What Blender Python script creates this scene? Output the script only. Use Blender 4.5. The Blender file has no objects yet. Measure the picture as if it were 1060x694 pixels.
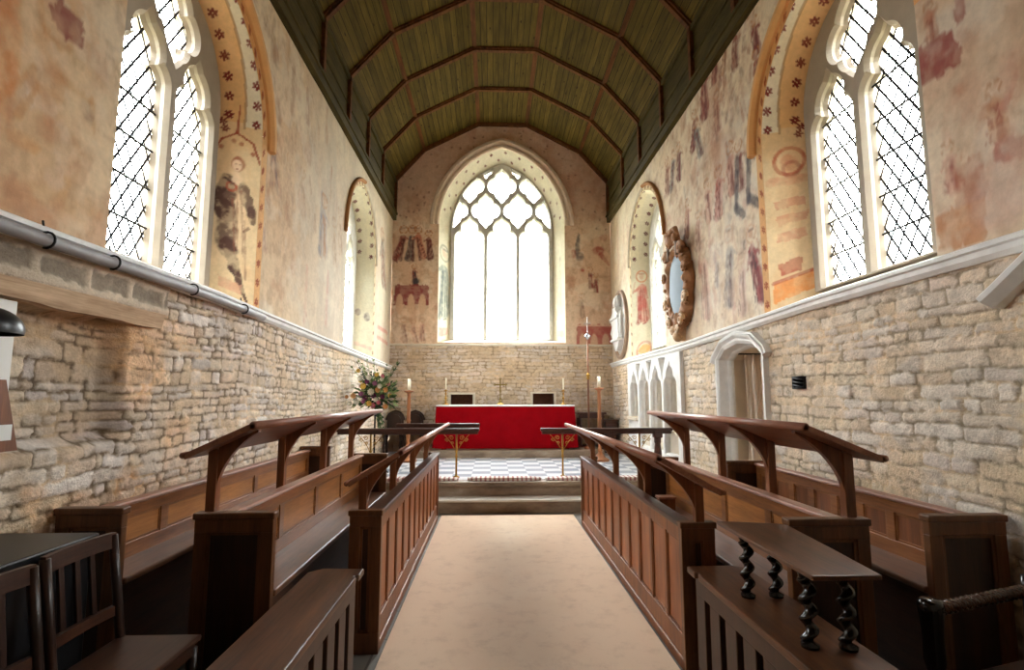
import bpy, bmesh, math, random
import numpy as np
from mathutils import Vector, Matrix
from mathutils.geometry import delaunay_2d_cdt
random.seed(7)
COL = bpy.context.scene.collection
PI = math.pi
def R(a): return math.radians(a)

# ------------------------------------------------------------------ camera
F, CX, CY, VX, VY, H = 560.0, 530.0, 347.0, 510.0, 412.0, 1.5
_p = math.atan((VY - CY) / F)
_y = Vector((VX - CX, -(VY - CY), -F)).normalized()
_z = Vector((0, math.cos(_p), -math.sin(_p)))
_x = _y.cross(_z)
RM = Matrix((_x, _y, _z))            # world = RM @ camera-space
CAM = Vector((0, 0, H))
def hit(px, py, ax, v):
    d = RM @ Vector((px - CX, -(py - CY), -F)); i = 'XYZ'.index(ax)
    return CAM + d * ((v - CAM[i]) / d[i])
cd = bpy.data.cameras.new('camera'); cam = bpy.data.objects.new('camera', cd); COL.objects.link(cam)
cd.sensor_width = 36; cd.sensor_fit = 'HORIZONTAL'; cd.lens = 36 * F / 1060; cd.clip_start = 0.05
cam.matrix_world = Matrix.Translation(CAM) @ RM.to_4x4()
bpy.context.scene.camera = cam

# ------------------------------------------------------------------ room numbers (metres)
XL, XR, YE, YW, XC = -2.24, 2.64, 11.8, -3.6, 0.2
Z1, Z2, Z3 = 0.17, 0.36, 0.50        # step, sanctuary floor, footpace
Y1, Y2, Y3 = 7.28, 7.555, 10.50

# ------------------------------------------------------------------ colour + materials
def lin(c):
    return tuple(((x/255)/12.92 if x/255 <= .04045 else ((x/255+.055)/1.055)**2.4) for x in c)
def L4(c): return (*lin(c), 1.0)
class NT:
    def __init__(s, name):
        s.m = bpy.data.materials.new(name); s.m.use_nodes = True; s.t = s.m.node_tree
        s.t.nodes.clear(); s.out = s.t.nodes.new('ShaderNodeOutputMaterial')
    def n(s, typ, ins=None, **kw):
        nd = s.t.nodes.new('ShaderNode' + typ)
        for k, v in kw.items(): setattr(nd, k, v)
        for k, v in (ins or {}).items(): s.put(nd.inputs[k], v)
        return nd
    def put(s, sock, v):
        if isinstance(v, bpy.types.NodeSocket): s.t.links.new(v, sock)
        else: sock.default_value = v
    def mix(s, f, a, b, bt='MIX'):
        nd = s.t.nodes.new('ShaderNodeMix'); nd.data_type = 'RGBA'; nd.blend_type = bt
        s.put(nd.inputs[0], f); s.put(nd.inputs[6], a); s.put(nd.inputs[7], b); return nd.outputs[2]
    def math(s, op, a, b=0.0, c=None):
        nd = s.t.nodes.new('ShaderNodeMath'); nd.operation = op; s.put(nd.inputs[0], a); s.put(nd.inputs[1], b)
        if c is not None: s.put(nd.inputs[2], c)
        return nd.outputs[0]
    def ramp(s, f, stops):
        nd = s.t.nodes.new('ShaderNodeValToRGB'); s.put(nd.inputs[0], f)
        while len(nd.color_ramp.elements) < len(stops): nd.color_ramp.elements.new(.5)
        for e, (p, c) in zip(nd.color_ramp.elements, stops): e.position = p; e.color = c
        return nd.outputs[0]
    def noise(s, vec, scale, detail=4, rough=.55):
        return s.n('TexNoise', {'Vector': vec, 'Scale': scale, 'Detail': detail, 'Roughness': rough}).outputs[0]
    def coord(s, which='Object', scale=(1, 1, 1)):
        tc = s.n('TexCoord').outputs[which]
        return s.n('Mapping', {'Vector': tc, 'Scale': scale}).outputs[0]
    def bsdf(s, col, rough=.6, bump=None, bs=.3, bd=.01, **extra):
        b = s.n('BsdfPrincipled'); s.put(b.inputs['Base Color'], col); s.put(b.inputs['Roughness'], rough)
        for k, v in extra.items(): s.put(b.inputs[k.replace('_', ' ')], v)
        if bump is not None:
            bp = s.n('Bump', {'Height': bump, 'Strength': bs, 'Distance': bd}); s.put(b.inputs['Normal'], bp.outputs[0])
        s.t.links.new(b.outputs[0], s.out.inputs[0]); return s.m

def mat_plain(name, c, rough=.6, var=.25, scale=9, metal=0., bs=.2):
    t = NT(name); v = t.coord(); n = t.noise(v, scale, 5)
    col = t.mix(n, L4([x*(1-var) for x in c]), L4([min(255, x*(1+var*.6)) for x in c]))
    return t.bsdf(col, rough, t.noise(v, scale*6, 3), bs, .004, Metallic=metal)
def mat_wood(name, dark, light, axis='Y', rough=.38, scale=1.0, **kw):
    t = NT(name); s = {'X': (.7, 9, 9), 'Y': (9, .7, 9), 'Z': (9, 9, .7)}[axis]
    v = t.coord('Object', tuple(q*scale for q in s))
    n1 = t.noise(v, 1.6, 6, .6); n2 = t.noise(t.coord('Object', tuple(q*5*scale for q in s)), 2.2, 4, .6)
    n3 = t.noise(t.coord(), 2.3, 3)
    f = t.math('ADD', t.math('MULTIPLY', n1, .55), t.math('MULTIPLY', n2, .3)); f = t.math('ADD', f, t.math('MULTIPLY', n3, .25))
    col = t.ramp(f, [(.38, L4(dark)), (.68, L4(light))])
    r = t.math('ADD', t.math('MULTIPLY', n3, .10), rough-.02)
    return t.bsdf(col, r, n2, .12, .003, **kw)
def mat_attr(name, rough=.85, fine=55, amt=.22, bs=.35, bd=.006, big=.0):
    """surface whose own colours (stones, plaster, wall paintings) sit in the Col attribute"""
    t = NT(name); v = t.coord()
    a = t.n('Attribute', attribute_name='Col').outputs['Color']
    n = t.noise(v, fine, 6, .65); n2 = t.noise(v, fine*.23, 4, .6)
    g = t.math('ADD', t.math('MULTIPLY', n, amt*2), 1-amt)
    g = t.math('MULTIPLY', g, t.math('ADD', t.math('MULTIPLY', n2, amt*1.4), 1-amt*.7))
    gc = t.n('CombineColor', {0: g, 1: g, 2: g}).outputs[0]
    return t.bsdf(t.mix(1.0, a, gc, 'MULTIPLY'), rough, t.math('ADD', n, n2), bs, bd)

M = {}
M['plaster'] = mat_attr('painted_plaster', .9, 26, .20, .35, .006)
M['stone'] = mat_attr('rubble_stone', .95, 60, .34, .7, .012)
M['dressed'] = mat_plain('dressed_limestone', (216, 204, 184), .8, .14, 6, 0, .35)
M['grey_stone'] = mat_plain('whitewashed_stone', (234, 232, 228), .7, .12, 8, 0, .35)
M['pipe'] = mat_plain('grey_painted_pipe', (150, 146, 146), .45, .2, 5, 0, .1)
M['tracery'] = mat_plain('weathered_tracery_stone', (206, 202, 192), .85, .16, 9, 0, .3)
M['ochre'] = mat_plain('ochre_limewash', (226, 172, 112), .85, .12, 7, 0, .3)
M['oak_dark'] = mat_wood('dark_varnished_oak', (28, 15, 10), (66, 38, 24), 'Z', .36)
M['oak_dark_y'] = mat_wood('dark_varnished_oak_lengthwise', (32, 17, 11), (84, 50, 32), 'Y', .34)
M['oak'] = mat_wood('red_brown_oak', (80, 42, 20), (142, 84, 46), 'Z', .4)
M['oak_y'] = mat_wood('brown_oak_lengthwise', (94, 54, 27), (160, 102, 58), 'Y', .33)
M['desk'] = mat_wood('waxed_reddish_wood', (118, 74, 58), (180, 126, 102), 'Y', .27)
M['desk_x'] = mat_wood('waxed_reddish_wood_crosswise', (78, 38, 26), (122, 66, 46), 'X', .32)
M['pine'] = mat_wood('orange_brown_pine_panel', (132, 80, 36), (188, 124, 64), 'Y', .42)
M['seat'] = mat_wood('worn_grey_brown_seat', (72, 46, 32), (142, 98, 70), 'Y', .28)
M['worn'] = mat_wood('worn_bench_top', (40, 24, 15), (108, 68, 42), 'Y', .3, Specular_IOR_Level=.3)
M['rail_dark'] = mat_wood('dark_rail_wood', (42, 20, 13), (84, 42, 28), 'X', .35)
M['turned'] = mat_wood('golden_turned_wood', (120, 68, 34), (172, 108, 62), 'Z', .38)
M['end_frame'] = mat_wood('brown_end_frame_oak', (66, 38, 21), (120, 76, 44), 'Z', .36)
M['black'] = mat_plain('black_painted_wood', (22, 22, 24), .35, .2, 4, 0, .05)
M['ebony'] = mat_plain('glossy_ebonised_wood', (22, 14, 12), .16, .2, 6, 0, .03)
M['brass'] = mat_plain('polished_brass', (172, 132, 64), .32, .15, 12, 1.0, .05)
M['iron'] = mat_plain('black_iron', (24, 24, 24), .5, .2, 12, .6, .1)
M['white'] = mat_plain('white_paint', (232, 230, 224), .5, .05, 5, 0, .05)
M['wax'] = mat_plain('ivory_wax', (244, 238, 216), .4, .04, 5, 0, .02)
M['linen'] = mat_plain('white_linen', (236, 232, 228), .9, .05, 30, 0, .3)
M['silver'] = mat_plain('silver_metal', (200, 200, 205), .25, .1, 9, 1.0, .03)
M['timber'] = mat_wood('old_pale_lintel_timber', (150, 118, 88), (214, 184, 150), 'Y', .85)

def mat_cloth():
    t = NT('crimson_altar_cloth'); v = t.coord('Object', (1, 1, 1))
    n = t.noise(v, 3, 4); n2 = t.noise(v, 160, 2)
    return t.bsdf(t.mix(n, L4((112, 0, 6)), L4((150, 2, 14))), .95, n2, .2, .002, Specular_IOR_Level=.08)
M['red'] = mat_cloth()
def mat_carpet():
    t = NT('worn_pinkish_carpet'); v = t.coord()
    n = t.noise(v, 2.0, 5, .6); n2 = t.noise(v, 240, 3, .7)
    wx = t.n('SeparateXYZ', {0: v}).outputs[0]
    band = t.math('MULTIPLY', t.math('ABSOLUTE', t.math('SUBTRACT', wx, .17)), 1.1)
    f = t.math('ADD', t.math('MULTIPLY', n, .7), band)
    col = t.ramp(f, [(.2, L4((250, 232, 208))), (.75, L4((240, 212, 184)))])
    col = t.mix(t.math('MULTIPLY', n2, .35), col, L4((216, 182, 152)))
    st = t.noise(v, 6, 6, .75)
    col = t.mix(t.ramp(st, [(.50, (0, 0, 0, 1)), (.70, (.32, .32, .32, 1))]), col, L4((186, 150, 124)))
    return t.bsdf(col, .95, n2, .5, .004)
M['carpet'] = mat_carpet()
def mat_tiles():
    t = NT('chequered_marble_tiles'); v = t.coord()
    ck = t.n('TexChecker', {'Vector': t.n('Mapping', {'Vector': v, 'Location': (.03, .045, .013)}).outputs[0], 'Scale': 1/.28, 'Color1': L4((228, 230, 232)), 'Color2': L4((134, 146, 162))})
    n = t.noise(v, 5, 5); col = t.mix(t.math('MULTIPLY', n, .3), ck.outputs[0], L4((160, 160, 164)))
    return t.bsdf(col, .3, n, .05, .003)
M['tiles'] = mat_tiles()
def mat_flag():
    t = NT('old_flagstone'); v = t.coord()
    b = t.n('TexBrick', {'Vector': v, 'Color1': L4((120, 112, 102)), 'Color2': L4((98, 92, 84)), 'Mortar': L4((54, 50, 46)), 'Scale': 1.0, 'Mortar Size': .008, 'Brick Width': .7, 'Row Height': .45})
    n = t.noise(v, 8, 6); col = t.mix(t.math('MULTIPLY', n, .6), b.outputs[0], L4((88, 82, 76)))
    return t.bsdf(col, .55, n, .3, .006)
M['flag'] = mat_flag()
def mat_step():
    t = NT('worn_step_stone'); v = t.coord('Object', (1.5, 4, 4)); n = t.noise(v, 1.4, 7, .65)
    col = t.ramp(n, [(.3, L4((104, 84, 68))), (.55, L4((150, 130, 110))), (.75, L4((184, 168, 150)))])
    return t.bsdf(col, .45, n, .3, .006)
M['step'] = mat_step()
M['step_top'] = mat_plain('lit_worn_step_tread', (222, 214, 204), .3, .2, 5, 0, .15)  # step stone whitened so its colour carries the light reflected off the tread
def mat_roof():
    t = NT('olive_brown_ceiling_planks'); uv = t.n('TexCoord').outputs['UV']
    sx = t.n('SeparateXYZ', {0: uv}); u, w = sx.outputs[0], sx.outputs[1]
    pw = .105
    pu = t.math('DIVIDE', u, pw); idn = t.math('FLOOR', pu); fr = t.math('FRACT', pu)
    wn = t.n('TexWhiteNoise', {'W': idn}, noise_dimensions='1D').outputs[0]
    gv = t.n('CombineXYZ', {0: t.math('MULTIPLY', u, 22), 1: t.math('ADD', t.math('MULTIPLY', w, 1.6), t.math('MULTIPLY', wn, 30)), 2: 0.0}).outputs[0]
    g = t.noise(gv, 1.0, 6, .65)
    kn = t.n('TexVoronoi', {'Vector': t.n('CombineXYZ', {0: t.math('MULTIPLY', u, 9.5), 1: t.math('MULTIPLY', w, 3.2), 2: 0.0}).outputs[0], 'Scale': 1.0}).outputs['Distance']
    f = t.math('ADD', t.math('MULTIPLY', g, .78), t.math('MULTIPLY', wn, .17))
    col = t.ramp(f, [(.20, L4((44, 32, 10))), (.5, L4((92, 76, 28))), (.85, L4((136, 116, 50)))])
    col = t.mix(t.ramp(kn, [(.07, (1, 1, 1, 1)), (.15, (0, 0, 0, 1))]), col, L4((44, 28, 14)))
    gap = t.math('LESS_THAN', t.math('MINIMUM', fr, t.math('SUBTRACT', 1.0, fr)), .045)
    col = t.mix(gap, col, L4((26, 20, 10)))
    st = t.noise(t.coord(), 1.1, 3)
    col = t.mix(t.math('MULTIPLY', st, .4), col, L4((60, 46, 26)))
    return t.bsdf(col, .75, g, .15, .004, Specular_IOR_Level=.12)
M['roof'] = mat_roof()
M['roof_rib'] = mat_wood('brown_roof_rib', (58, 31, 14), (112, 68, 34), 'Y', .7, Specular_IOR_Level=.15)
M['cornice'] = mat_wood('dark_green_brown_cornice_board', (42, 36, 16), (88, 76, 40), 'Y', .7, 1.4, Specular_IOR_Level=.12)
def mat_glass(name, pw, ph, lw):
    """pale glass in diamond leading; the UV map is in metres"""
    t = NT(name); uv = t.n('TexCoord').outputs['UV']; sx = t.n('SeparateXYZ', {0: uv})
    a = t.math('DIVIDE', sx.outputs[0], pw); b = t.math('DIVIDE', sx.outputs[1], ph)
    d1 = t.math('ABSOLUTE', t.math('SUBTRACT', t.math('FRACT', t.math('ADD', a, b)), .5))
    d2 = t.math('ABSOLUTE', t.math('SUBTRACT', t.math('FRACT', t.math('SUBTRACT', a, b)), .5))
    m = t.math('LESS_THAN', t.math('MINIMUM', d1, d2), lw)
    ix = t.math('FLOOR', t.math('ADD', a, b)); iy = t.math('FLOOR', t.math('SUBTRACT', a, b))
    wn = t.n('TexWhiteNoise', {'Vector': t.n('CombineXYZ', {0: ix, 1: iy, 2: 0.0}).outputs[0]}, noise_dimensions='3D').outputs[0]
    tint = t.mix(wn, (.80, .86, .84, 1), (.97, .98, .97, 1))
    tr = t.n('BsdfTransparent', {'Color': tint}).outputs[0]
    gl = t.n('BsdfGlossy', {'Color': (.9, .9, .9, 1), 'Roughness': .08}).outputs[0]
    ms = t.n('MixShader', {0: .05, 1: tr, 2: gl}).outputs[0]
    ld = t.n('BsdfDiffuse', {'Color': L4((58, 58, 62))}).outputs[0]
    fin = t.n('MixShader', {0: m, 1: ms, 2: ld}).outputs[0]
    t.t.links.new(fin, t.out.inputs[0]); return t.m
M['glass'] = mat_glass('diamond_leaded_glass', .125, .20, .10)
M['glass_e'] = mat_glass('diamond_leaded_glass_small', .13, .2, .05)

# ------------------------------------------------------------------ object helpers
def tag(o, label=None, cat=None, group=None, kind=None):
    if label: o['label'] = label
    if cat: o['category'] = cat
    if group: o['group'] = group
    if kind: o['kind'] = kind
    return o
def empty(name, loc=(0, 0, 0), rz=0, parent=None):
    o = bpy.data.objects.new(name, None); COL.objects.link(o); o.location = loc; o.rotation_euler = (0, 0, rz)
    o.empty_display_size = .1
    if parent: o.parent = parent
    return o
def thing(name, label, cat, loc=(0, 0, 0), rz=0, group=None):
    return tag(empty(name, loc, rz), label, cat, group)
class MB:
    """collects shapes, then links them as ONE mesh object"""
    def __init__(s): s.v = []; s.f = []; s.sm = []
    def add(s, vs, fs, smooth=False):
        o = len(s.v); s.v += [tuple(p) for p in vs]; s.f += [tuple(i+o for i in f) for f in fs]; s.sm += [smooth]*len(fs); return s
    def box(s, x0, x1, y0, y1, z0, z1, bev=0.0):
        bm = bmesh.new(); bmesh.ops.create_cube(bm, size=1)
        for q in bm.verts: q.co = Vector(((x0+x1)/2+q.co.x*(x1-x0), (y0+y1)/2+q.co.y*(y1-y0), (z0+z1)/2+q.co.z*(z1-z0)))
        if bev: bmesh.ops.bevel(bm, geom=bm.edges[:], offset=bev, segments=2, affect='EDGES', profile=.5)
        s.bm(bm); return s
    def bm(s, bm, mat=None, smooth=False):
        if mat is not None: bm.transform(mat)
        bm.verts.index_update()
        s.add([q.co[:] for q in bm.verts], [[q.index for q in f.verts] for f in bm.faces], smooth); bm.free(); return s
    def prism(s, poly, axis, a, b):
        """poly: 2D points in the two other axes (in XYZ order), extruded from a to b along axis"""
        n = len(poly)
        def P(p, t): return {'X': (t, p[0], p[1]), 'Y': (p[0], t, p[1]), 'Z': (p[0], p[1], t)}[axis]
        vs = [P(p, a) for p in poly]+[P(p, b) for p in poly]
        fs = [[i, (i+1) % n, n+(i+1) % n, n+i] for i in range(n)]+[list(range(n))[::-1], list(range(n, 2*n))]
        return s.add(vs, fs)
    def lathe(s, prof, c=(0, 0, 0), seg=20, smooth=True, twist=None):
        vs = []; fs = []
        for r, z in prof:
            for i in range(seg):
                a = 2*PI*i/seg; ox = oy = 0
                if twist: ox, oy = twist(z)
                vs.append((c[0]+ox+r*math.cos(a), c[1]+oy+r*math.sin(a), c[2]+z))
        for k in range(len(prof)-1):
            for i in range(seg):
                j = (i+1) % seg; fs.append((k*seg+i, k*seg+j, (k+1)*seg+j, (k+1)*seg+i))
        fs.append(tuple(range(seg))[::-1]); fs.append(tuple(range((len(prof)-1)*seg, len(prof)*seg)))
        return s.add(vs, fs, smooth)
    def tube(s, pts, r, seg=8, smooth=True, closed=False):
        pts = [Vector(p) for p in pts]; n = len(pts); vs = []; fs = []
        rr = r if isinstance(r, (list, tuple)) else [r]*n
        up = None
        for k, p in enumerate(pts):
            a = pts[(k-1) % n] if closed else pts[max(0, k-1)]; b = pts[(k+1) % n] if closed else pts[min(n-1, k+1)]
            t = (b-a).normalized()
            if up is None: up = Vector((0, 0, 1)) if abs(t.z) < .9 else Vector((1, 0, 0))
            x = t.cross(up).normalized(); up = x.cross(t).normalized()
            for i in range(seg):
                g = 2*PI*i/seg; vs.append(p+(x*math.cos(g)+up*math.sin(g))*rr[k])
        for k in range(n if closed else n-1):
            for i in range(seg):
                j = (i+1) % seg; q = (k+1) % n; fs.append((k*seg+i, k*seg+j, q*seg+j, q*seg+i))
        if not closed: fs.append(tuple(range(seg))[::-1]); fs.append(tuple(range((n-1)*seg, n*seg)))
        return s.add(vs, fs, smooth)
    def ball(s, c, r, sub=2, sc=(1, 1, 1), jit=0):
        bm = bmesh.new(); bmesh.ops.create_icosphere(bm, subdivisions=sub, radius=1)
        for q in bm.verts:
            k = 1+random.uniform(-jit, jit); q.co = Vector((c[0]+q.co.x*r*sc[0]*k, c[1]+q.co.y*r*sc[1]*k, c[2]+q.co.z*r*sc[2]*k))
        return s.bm(bm, None, True)
    def build(s, name, mat, parent=None, loc=None, fix=True):
        me = bpy.data.meshes.new(name); me.from_pydata(s.v, [], s.f); me.update()
        me.polygons.foreach_set('use_smooth', s.sm)
        if fix:
            bm = bmesh.new(); bm.from_mesh(me); bmesh.ops.recalc_face_normals(bm, faces=bm.faces); bm.to_mesh(me); bm.free()
        if mat: me.materials.append(M[mat] if isinstance(mat, str) else mat)
        o = bpy.data.objects.new(name, me); COL.objects.link(o)
        if parent: o.parent = parent
        if loc: o.location = loc
        return o
def copy_tree(o, parent=None):
    c = o.copy(); COL.objects.link(c); c.parent = parent
    for ch in [q for q in bpy.data.objects if q.parent == o]: copy_tree(ch, c)
    return c
def structure(o): o['kind'] = 'structure'; return o

# ------------------------------------------------------------------ numpy noise + painting
def _h(ix, iy, sd):
    q = np.sin(ix*127.1+iy*311.7+sd*74.7)*43758.5453
    return q-np.floor(q)
def vn(x, y, sd=0):
    x = np.asarray(x, float); y = np.asarray(y, float); ix = np.floor(x); iy = np.floor(y); fx = x-ix; fy = y-iy
    fx = fx*fx*(3-2*fx); fy = fy*fy*(3-2*fy)
    a = _h(ix, iy, sd); b = _h(ix+1, iy, sd); c = _h(ix, iy+1, sd); d = _h(ix+1, iy+1, sd)
    return (a*(1-fx)+b*fx)*(1-fy)+(c*(1-fx)+d*fx)*fy
def fbm(x, y, sd=0, oc=4):
    s = 0; a = .5; t = 0
    for k in range(oc): s = s+a*vn(x*2**k, y*2**k, sd+k*3.1); t += a; a *= .55
    return s/t
def sst(e0, e1, x):
    t = np.clip((x-e0)/(e1-e0), 0, 1); return t*t*(3-2*t)

class Paint:
    def __init__(s, u, z): s.u = np.asarray(u); s.z = np.asarray(z); s.c = np.zeros((len(s.u), 3)); s.wear = None
    def base(s, c): s.c[:] = np.array(lin(c))
    def lay(s, a, c, wear=0.):
        if wear:
            if s.wear is None: s.wear = fbm(s.u*9, s.z*9, 51, 4)
            a = a*(1-wear*sst(.38, .62, s.wear))
        s.c += (np.array(lin(c))-s.c)*a[:, None]
    def _sel(s, u0, u1, z0, z1): return np.nonzero((s.u > u0) & (s.u < u1) & (s.z > z0) & (s.z < z1))[0]
    def _put(s, i, a, c, wear):
        if not len(i): return
        if wear:
            w = fbm(s.u[i]*14, s.z[i]*14, 51, 4); a = a*(1-wear*sst(.36, .64, w))
        s.c[i] += (np.array(lin(c))-s.c[i])*a[:, None]
    def cap(s, p, q, r0, r1, c, al=.7, wear=.5, soft=.35, rough=.25):
        """a brush stroke from p to q, radius r0 to r1"""
        m = max(r0, r1)*1.5; i = s._sel(min(p[0], q[0])-m, max(p[0], q[0])+m, min(p[1], q[1])-m, max(p[1], q[1])+m)
        if not len(i): return
        u, z = s.u[i], s.z[i]; dx, dz = q[0]-p[0], q[1]-p[1]; l2 = dx*dx+dz*dz+1e-9
        t = np.clip(((u-p[0])*dx+(z-p[1])*dz)/l2, 0, 1); d = np.hypot(u-p[0]-dx*t, z-p[1]-dz*t); r = r0+(r1-r0)*t
        d = d/r+(fbm(u/m*1.3, z/m*1.3, 9, 2)-.5)*rough*2
        s._put(i, al*(1-sst(1-soft, 1.0, d)), c, wear)
    def blob(s, p, ru, rz, c, al=.7, wear=.5, soft=.4, rough=.3):
        i = s._sel(p[0]-ru*1.4, p[0]+ru*1.4, p[1]-rz*1.4, p[1]+rz*1.4)
        if not len(i): return
        u, z = s.u[i], s.z[i]; d = np.hypot((u-p[0])/ru, (z-p[1])/rz)+(fbm(u/ru*1.5, z/rz*1.5, 5, 3)-.5)*rough*2
        s._put(i, al*(1-sst(1-soft, 1.0, d)), c, wear)
    def ring(s, p, r, w, c, al=.8, wear=.3, a0=-1e9, sq=1.):
        i = s._sel(p[0]-r*1.3-w, p[0]+r*1.3+w, p[1]-r*1.3-w, p[1]+r*1.3+w)
        if not len(i): return
        d = np.abs(np.hypot((s.u[i]-p[0])*sq, s.z[i]-p[1])-r); a = al*(1-sst(w*.6, w, d))*(s.z[i]-p[1] > a0)
        s._put(i, a, c, wear)
    def poly(s, pts, c, al=.7, wear=.4, edge=.015):
        pts = np.array(pts, float); i = s._sel(pts[:, 0].min()-.1, pts[:, 0].max()+.1, pts[:, 1].min()-.1, pts[:, 1].max()+.1)
        if not len(i): return
        u, z = s.u[i], s.z[i]; u = u+(fbm(u*12, z*12, 3, 3)-.5)*.06; z = z+(fbm(u*12, z*12, 8, 3)-.5)*.06
        ins = np.zeros(len(i), bool); n = len(pts)
        for k in range(n):
            x0, y0 = pts[k]; x1, y1 = pts[(k+1) % n]
            cnd = ((y0 > z) != (y1 > z)) & (u < (x1-x0)*(z-y0)/(y1-y0+1e-12)+x0); ins ^= cnd
        s._put(i, al*ins, c, wear)
    def saint(s, cu, z0, h, robe, under, al=.65, lean=0., d=1, halo=(176, 110, 60), wear=.5, wd=1.):
        """a faded medieval figure: robe, folds, arms, head and nimbus"""
        sh = (cu+lean, z0+.74*h); w = h*wd; q = h*(1+(wd-1)*.5)
        s.cap((cu-.02*w, z0+.13*h), (sh[0], z0+.66*h), .125*q, .095*q, robe, al, wear)
        if wd > 1: s.cap((cu+.10*w*d, z0+.12*h), (sh[0]+.04*w*d, z0+.6*h), .10*q, .07*q, robe, al*.8, wear)
        s.cap((cu+.09*w*d, z0+.06*h), (cu+lean+.02*w*d, z0+.62*h), .05*q, .03*q, under, al*.9, wear)
        for k in (-.08, -.03, .04, .09): s.cap((cu+k*w, z0+.06*h), (cu+lean+k*w*.45, z0+.66*h), .011*q, .009*q, under, al, wear*.7)
        s.cap((sh[0]+.05*w*d, sh[1]-.06*h), (sh[0]+.17*w*d, sh[1]-.14*h), .035*q, .022*q, robe, al, wear)
        s.cap((sh[0]+.17*w*d, sh[1]-.14*h), (sh[0]+.13*w*d, sh[1]+.04*h), .020*q, .016*q, (200, 160, 130), al, wear)
        s.cap((sh[0]-.05*w*d, sh[1]-.06*h), (sh[0]-.10*w*d, sh[1]-.26*h), .035*q, .022*q, robe, al, wear)
        s.ring((sh[0], z0+.88*h), .10*h, .018*h, halo, al, wear*.5, sq=1/(1+(wd-1)*.6))
        s.blob((sh[0], z0+.88*h), .058*q, .072*h, (206, 168, 140), al, .2)
        s.cap((sh[0]-.05*w, z0+.93*h), (sh[0]+.05*w, z0+.93*h), .02*h, .02*h, under, al*.7, .3)
        s.cap((cu-.05*w, z0+.03*h), (cu-.05*w+.05*w*d, z0+.02*h), .02*h, .014*h, under, al, wear)
    def flower(s, p, r, c=(122, 36, 30), al=1.0, wear=.1):
        for k in range(6):
            a = k*PI/3+p[0]*9; s.cap((p[0]+math.cos(a)*r*.45, p[1]+math.sin(a)*r*.45), (p[0]+math.cos(a)*r*1.0, p[1]+math.sin(a)*r*1.0), r*.34, r*.42, c, al, wear, .3, .05)
def wcol(me, c, al=None):
    a = me.attributes.new('Col', 'FLOAT_COLOR', 'POINT'); d = np.ones((len(me.vertices), 4)); d[:, :3] = np.clip(c, .003, .97)
    a.data.foreach_set('color', d.ravel())
# ------------------------------------------------------------------ 2D outlines
def arch(c, half, z0, zs, co, nj=24, na=26):
    """pointed arch outline, from the foot of the +u jamb over the apex to the foot of the -u jamb"""
    r = half+co; ph = math.acos(co/r)
    p = [(c+half, z0+(zs-z0)*k/nj) for k in range(nj)]+[(c-co+r*math.cos(ph*k/na), zs+r*math.sin(ph*k/na)) for k in range(na+1)]
    return p+[(2*c-u, z) for u, z in p[::-1][1:]]
def arch_top(c, half, zs, co, na=26): return arch(c, half, zs, zs, co, 1, na)[1:-1]
def clip_convex(sub, clp):
    n = len(clp); A = sum(clp[i][0]*clp[(i+1) % n][1]-clp[(i+1) % n][0]*clp[i][1] for i in range(n)); sg = 1 if A > 0 else -1
    out = list(sub)
    for i in range(n):
        (x0, y0), (x1, y1) = clp[i], clp[(i+1) % n]
        if abs(x1-x0)+abs(y1-y0) < 1e-9: continue
        f = lambda p: sg*((x1-x0)*(p[1]-y0)-(y1-y0)*(p[0]-x0))
        inp, out = out, []
        for k in range(len(inp)):
            a, b = inp[k-1], inp[k]; fa, fb = f(a), f(b)
            if (fa >= 0) != (fb >= 0):
                t = fa/(fa-fb); out.append((a[0]+(b[0]-a[0])*t, a[1]+(b[1]-a[1])*t))
            if fb >= 0: out.append(b)
        if len(out) < 3: return []
    return out
def inside(poly, u, z):
    ins = np.zeros(u.shape, bool); n = len(poly)
    for k in range(n):
        (x0, y0), (x1, y1) = poly[k], poly[(k+1) % n]
        if y0 == y1: continue
        ins ^= ((y0 > z) != (y1 > z)) & (u < (x1-x0)*(z-y0)/(y1-y0)+x0)
    return ins
def offset(poly, d):
    n = len(poly); A = sum(poly[i][0]*poly[(i+1) % n][1]-poly[(i+1) % n][0]*poly[i][1] for i in range(n)); sg = 1 if A > 0 else -1
    out = []
    for i in range(n):
        a, b, c = Vector(poly[i-1]), Vector(poly[i]), Vector(poly[(i+1) % n])
        e1 = (b-a); e2 = (c-b)
        if e1.length < 1e-7 or e2.length < 1e-7: out.append(tuple(b)); continue
        e1.normalize(); e2.normalize()
        n1 = Vector((e1.y, -e1.x))*sg; n2 = Vector((e2.y, -e2.x))*sg; m = n1+n2
        if m.length < 1e-3: m = n1
        m.normalize(); k = d/max(.5, m.dot(n1)); out.append((b.x+m.x*k, b.y+m.y*k))
    return out
def clean(poly, eps=.004):
    out = []
    for p in poly:
        if not out or math.hypot(p[0]-out[-1][0], p[1]-out[-1][1]) > eps: out.append(p)
    if math.hypot(out[0][0]-out[-1][0], out[0][1]-out[-1][1]) < eps: out.pop()
    return out
def lobes(c, circles, spikes=(), n=72, a0=0, a1=2*PI):
    """outline seen from c of a union of circles (foil), with optional pointed tips (angle, length, slope)"""
    pts = []
    for k in range(n+(0 if a1-a0 > 6.28 else 1)):
        a = a0+(a1-a0)*k/n; dx, dy = math.cos(a), math.sin(a); r = 0
        for (x, y, q) in circles:
            b = dx*x+dy*y; e = b*b-(x*x+y*y-q*q)
            if e >= 0: r = max(r, b+math.sqrt(e))
        for (sa, ln, sl) in spikes:
            da = abs((a-sa+PI) % (2*PI)-PI); r = max(r, ln-da*sl) if da < .5 else r
        pts.append((c[0]+dx*r, c[1]+dy*r))
    return pts
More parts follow.
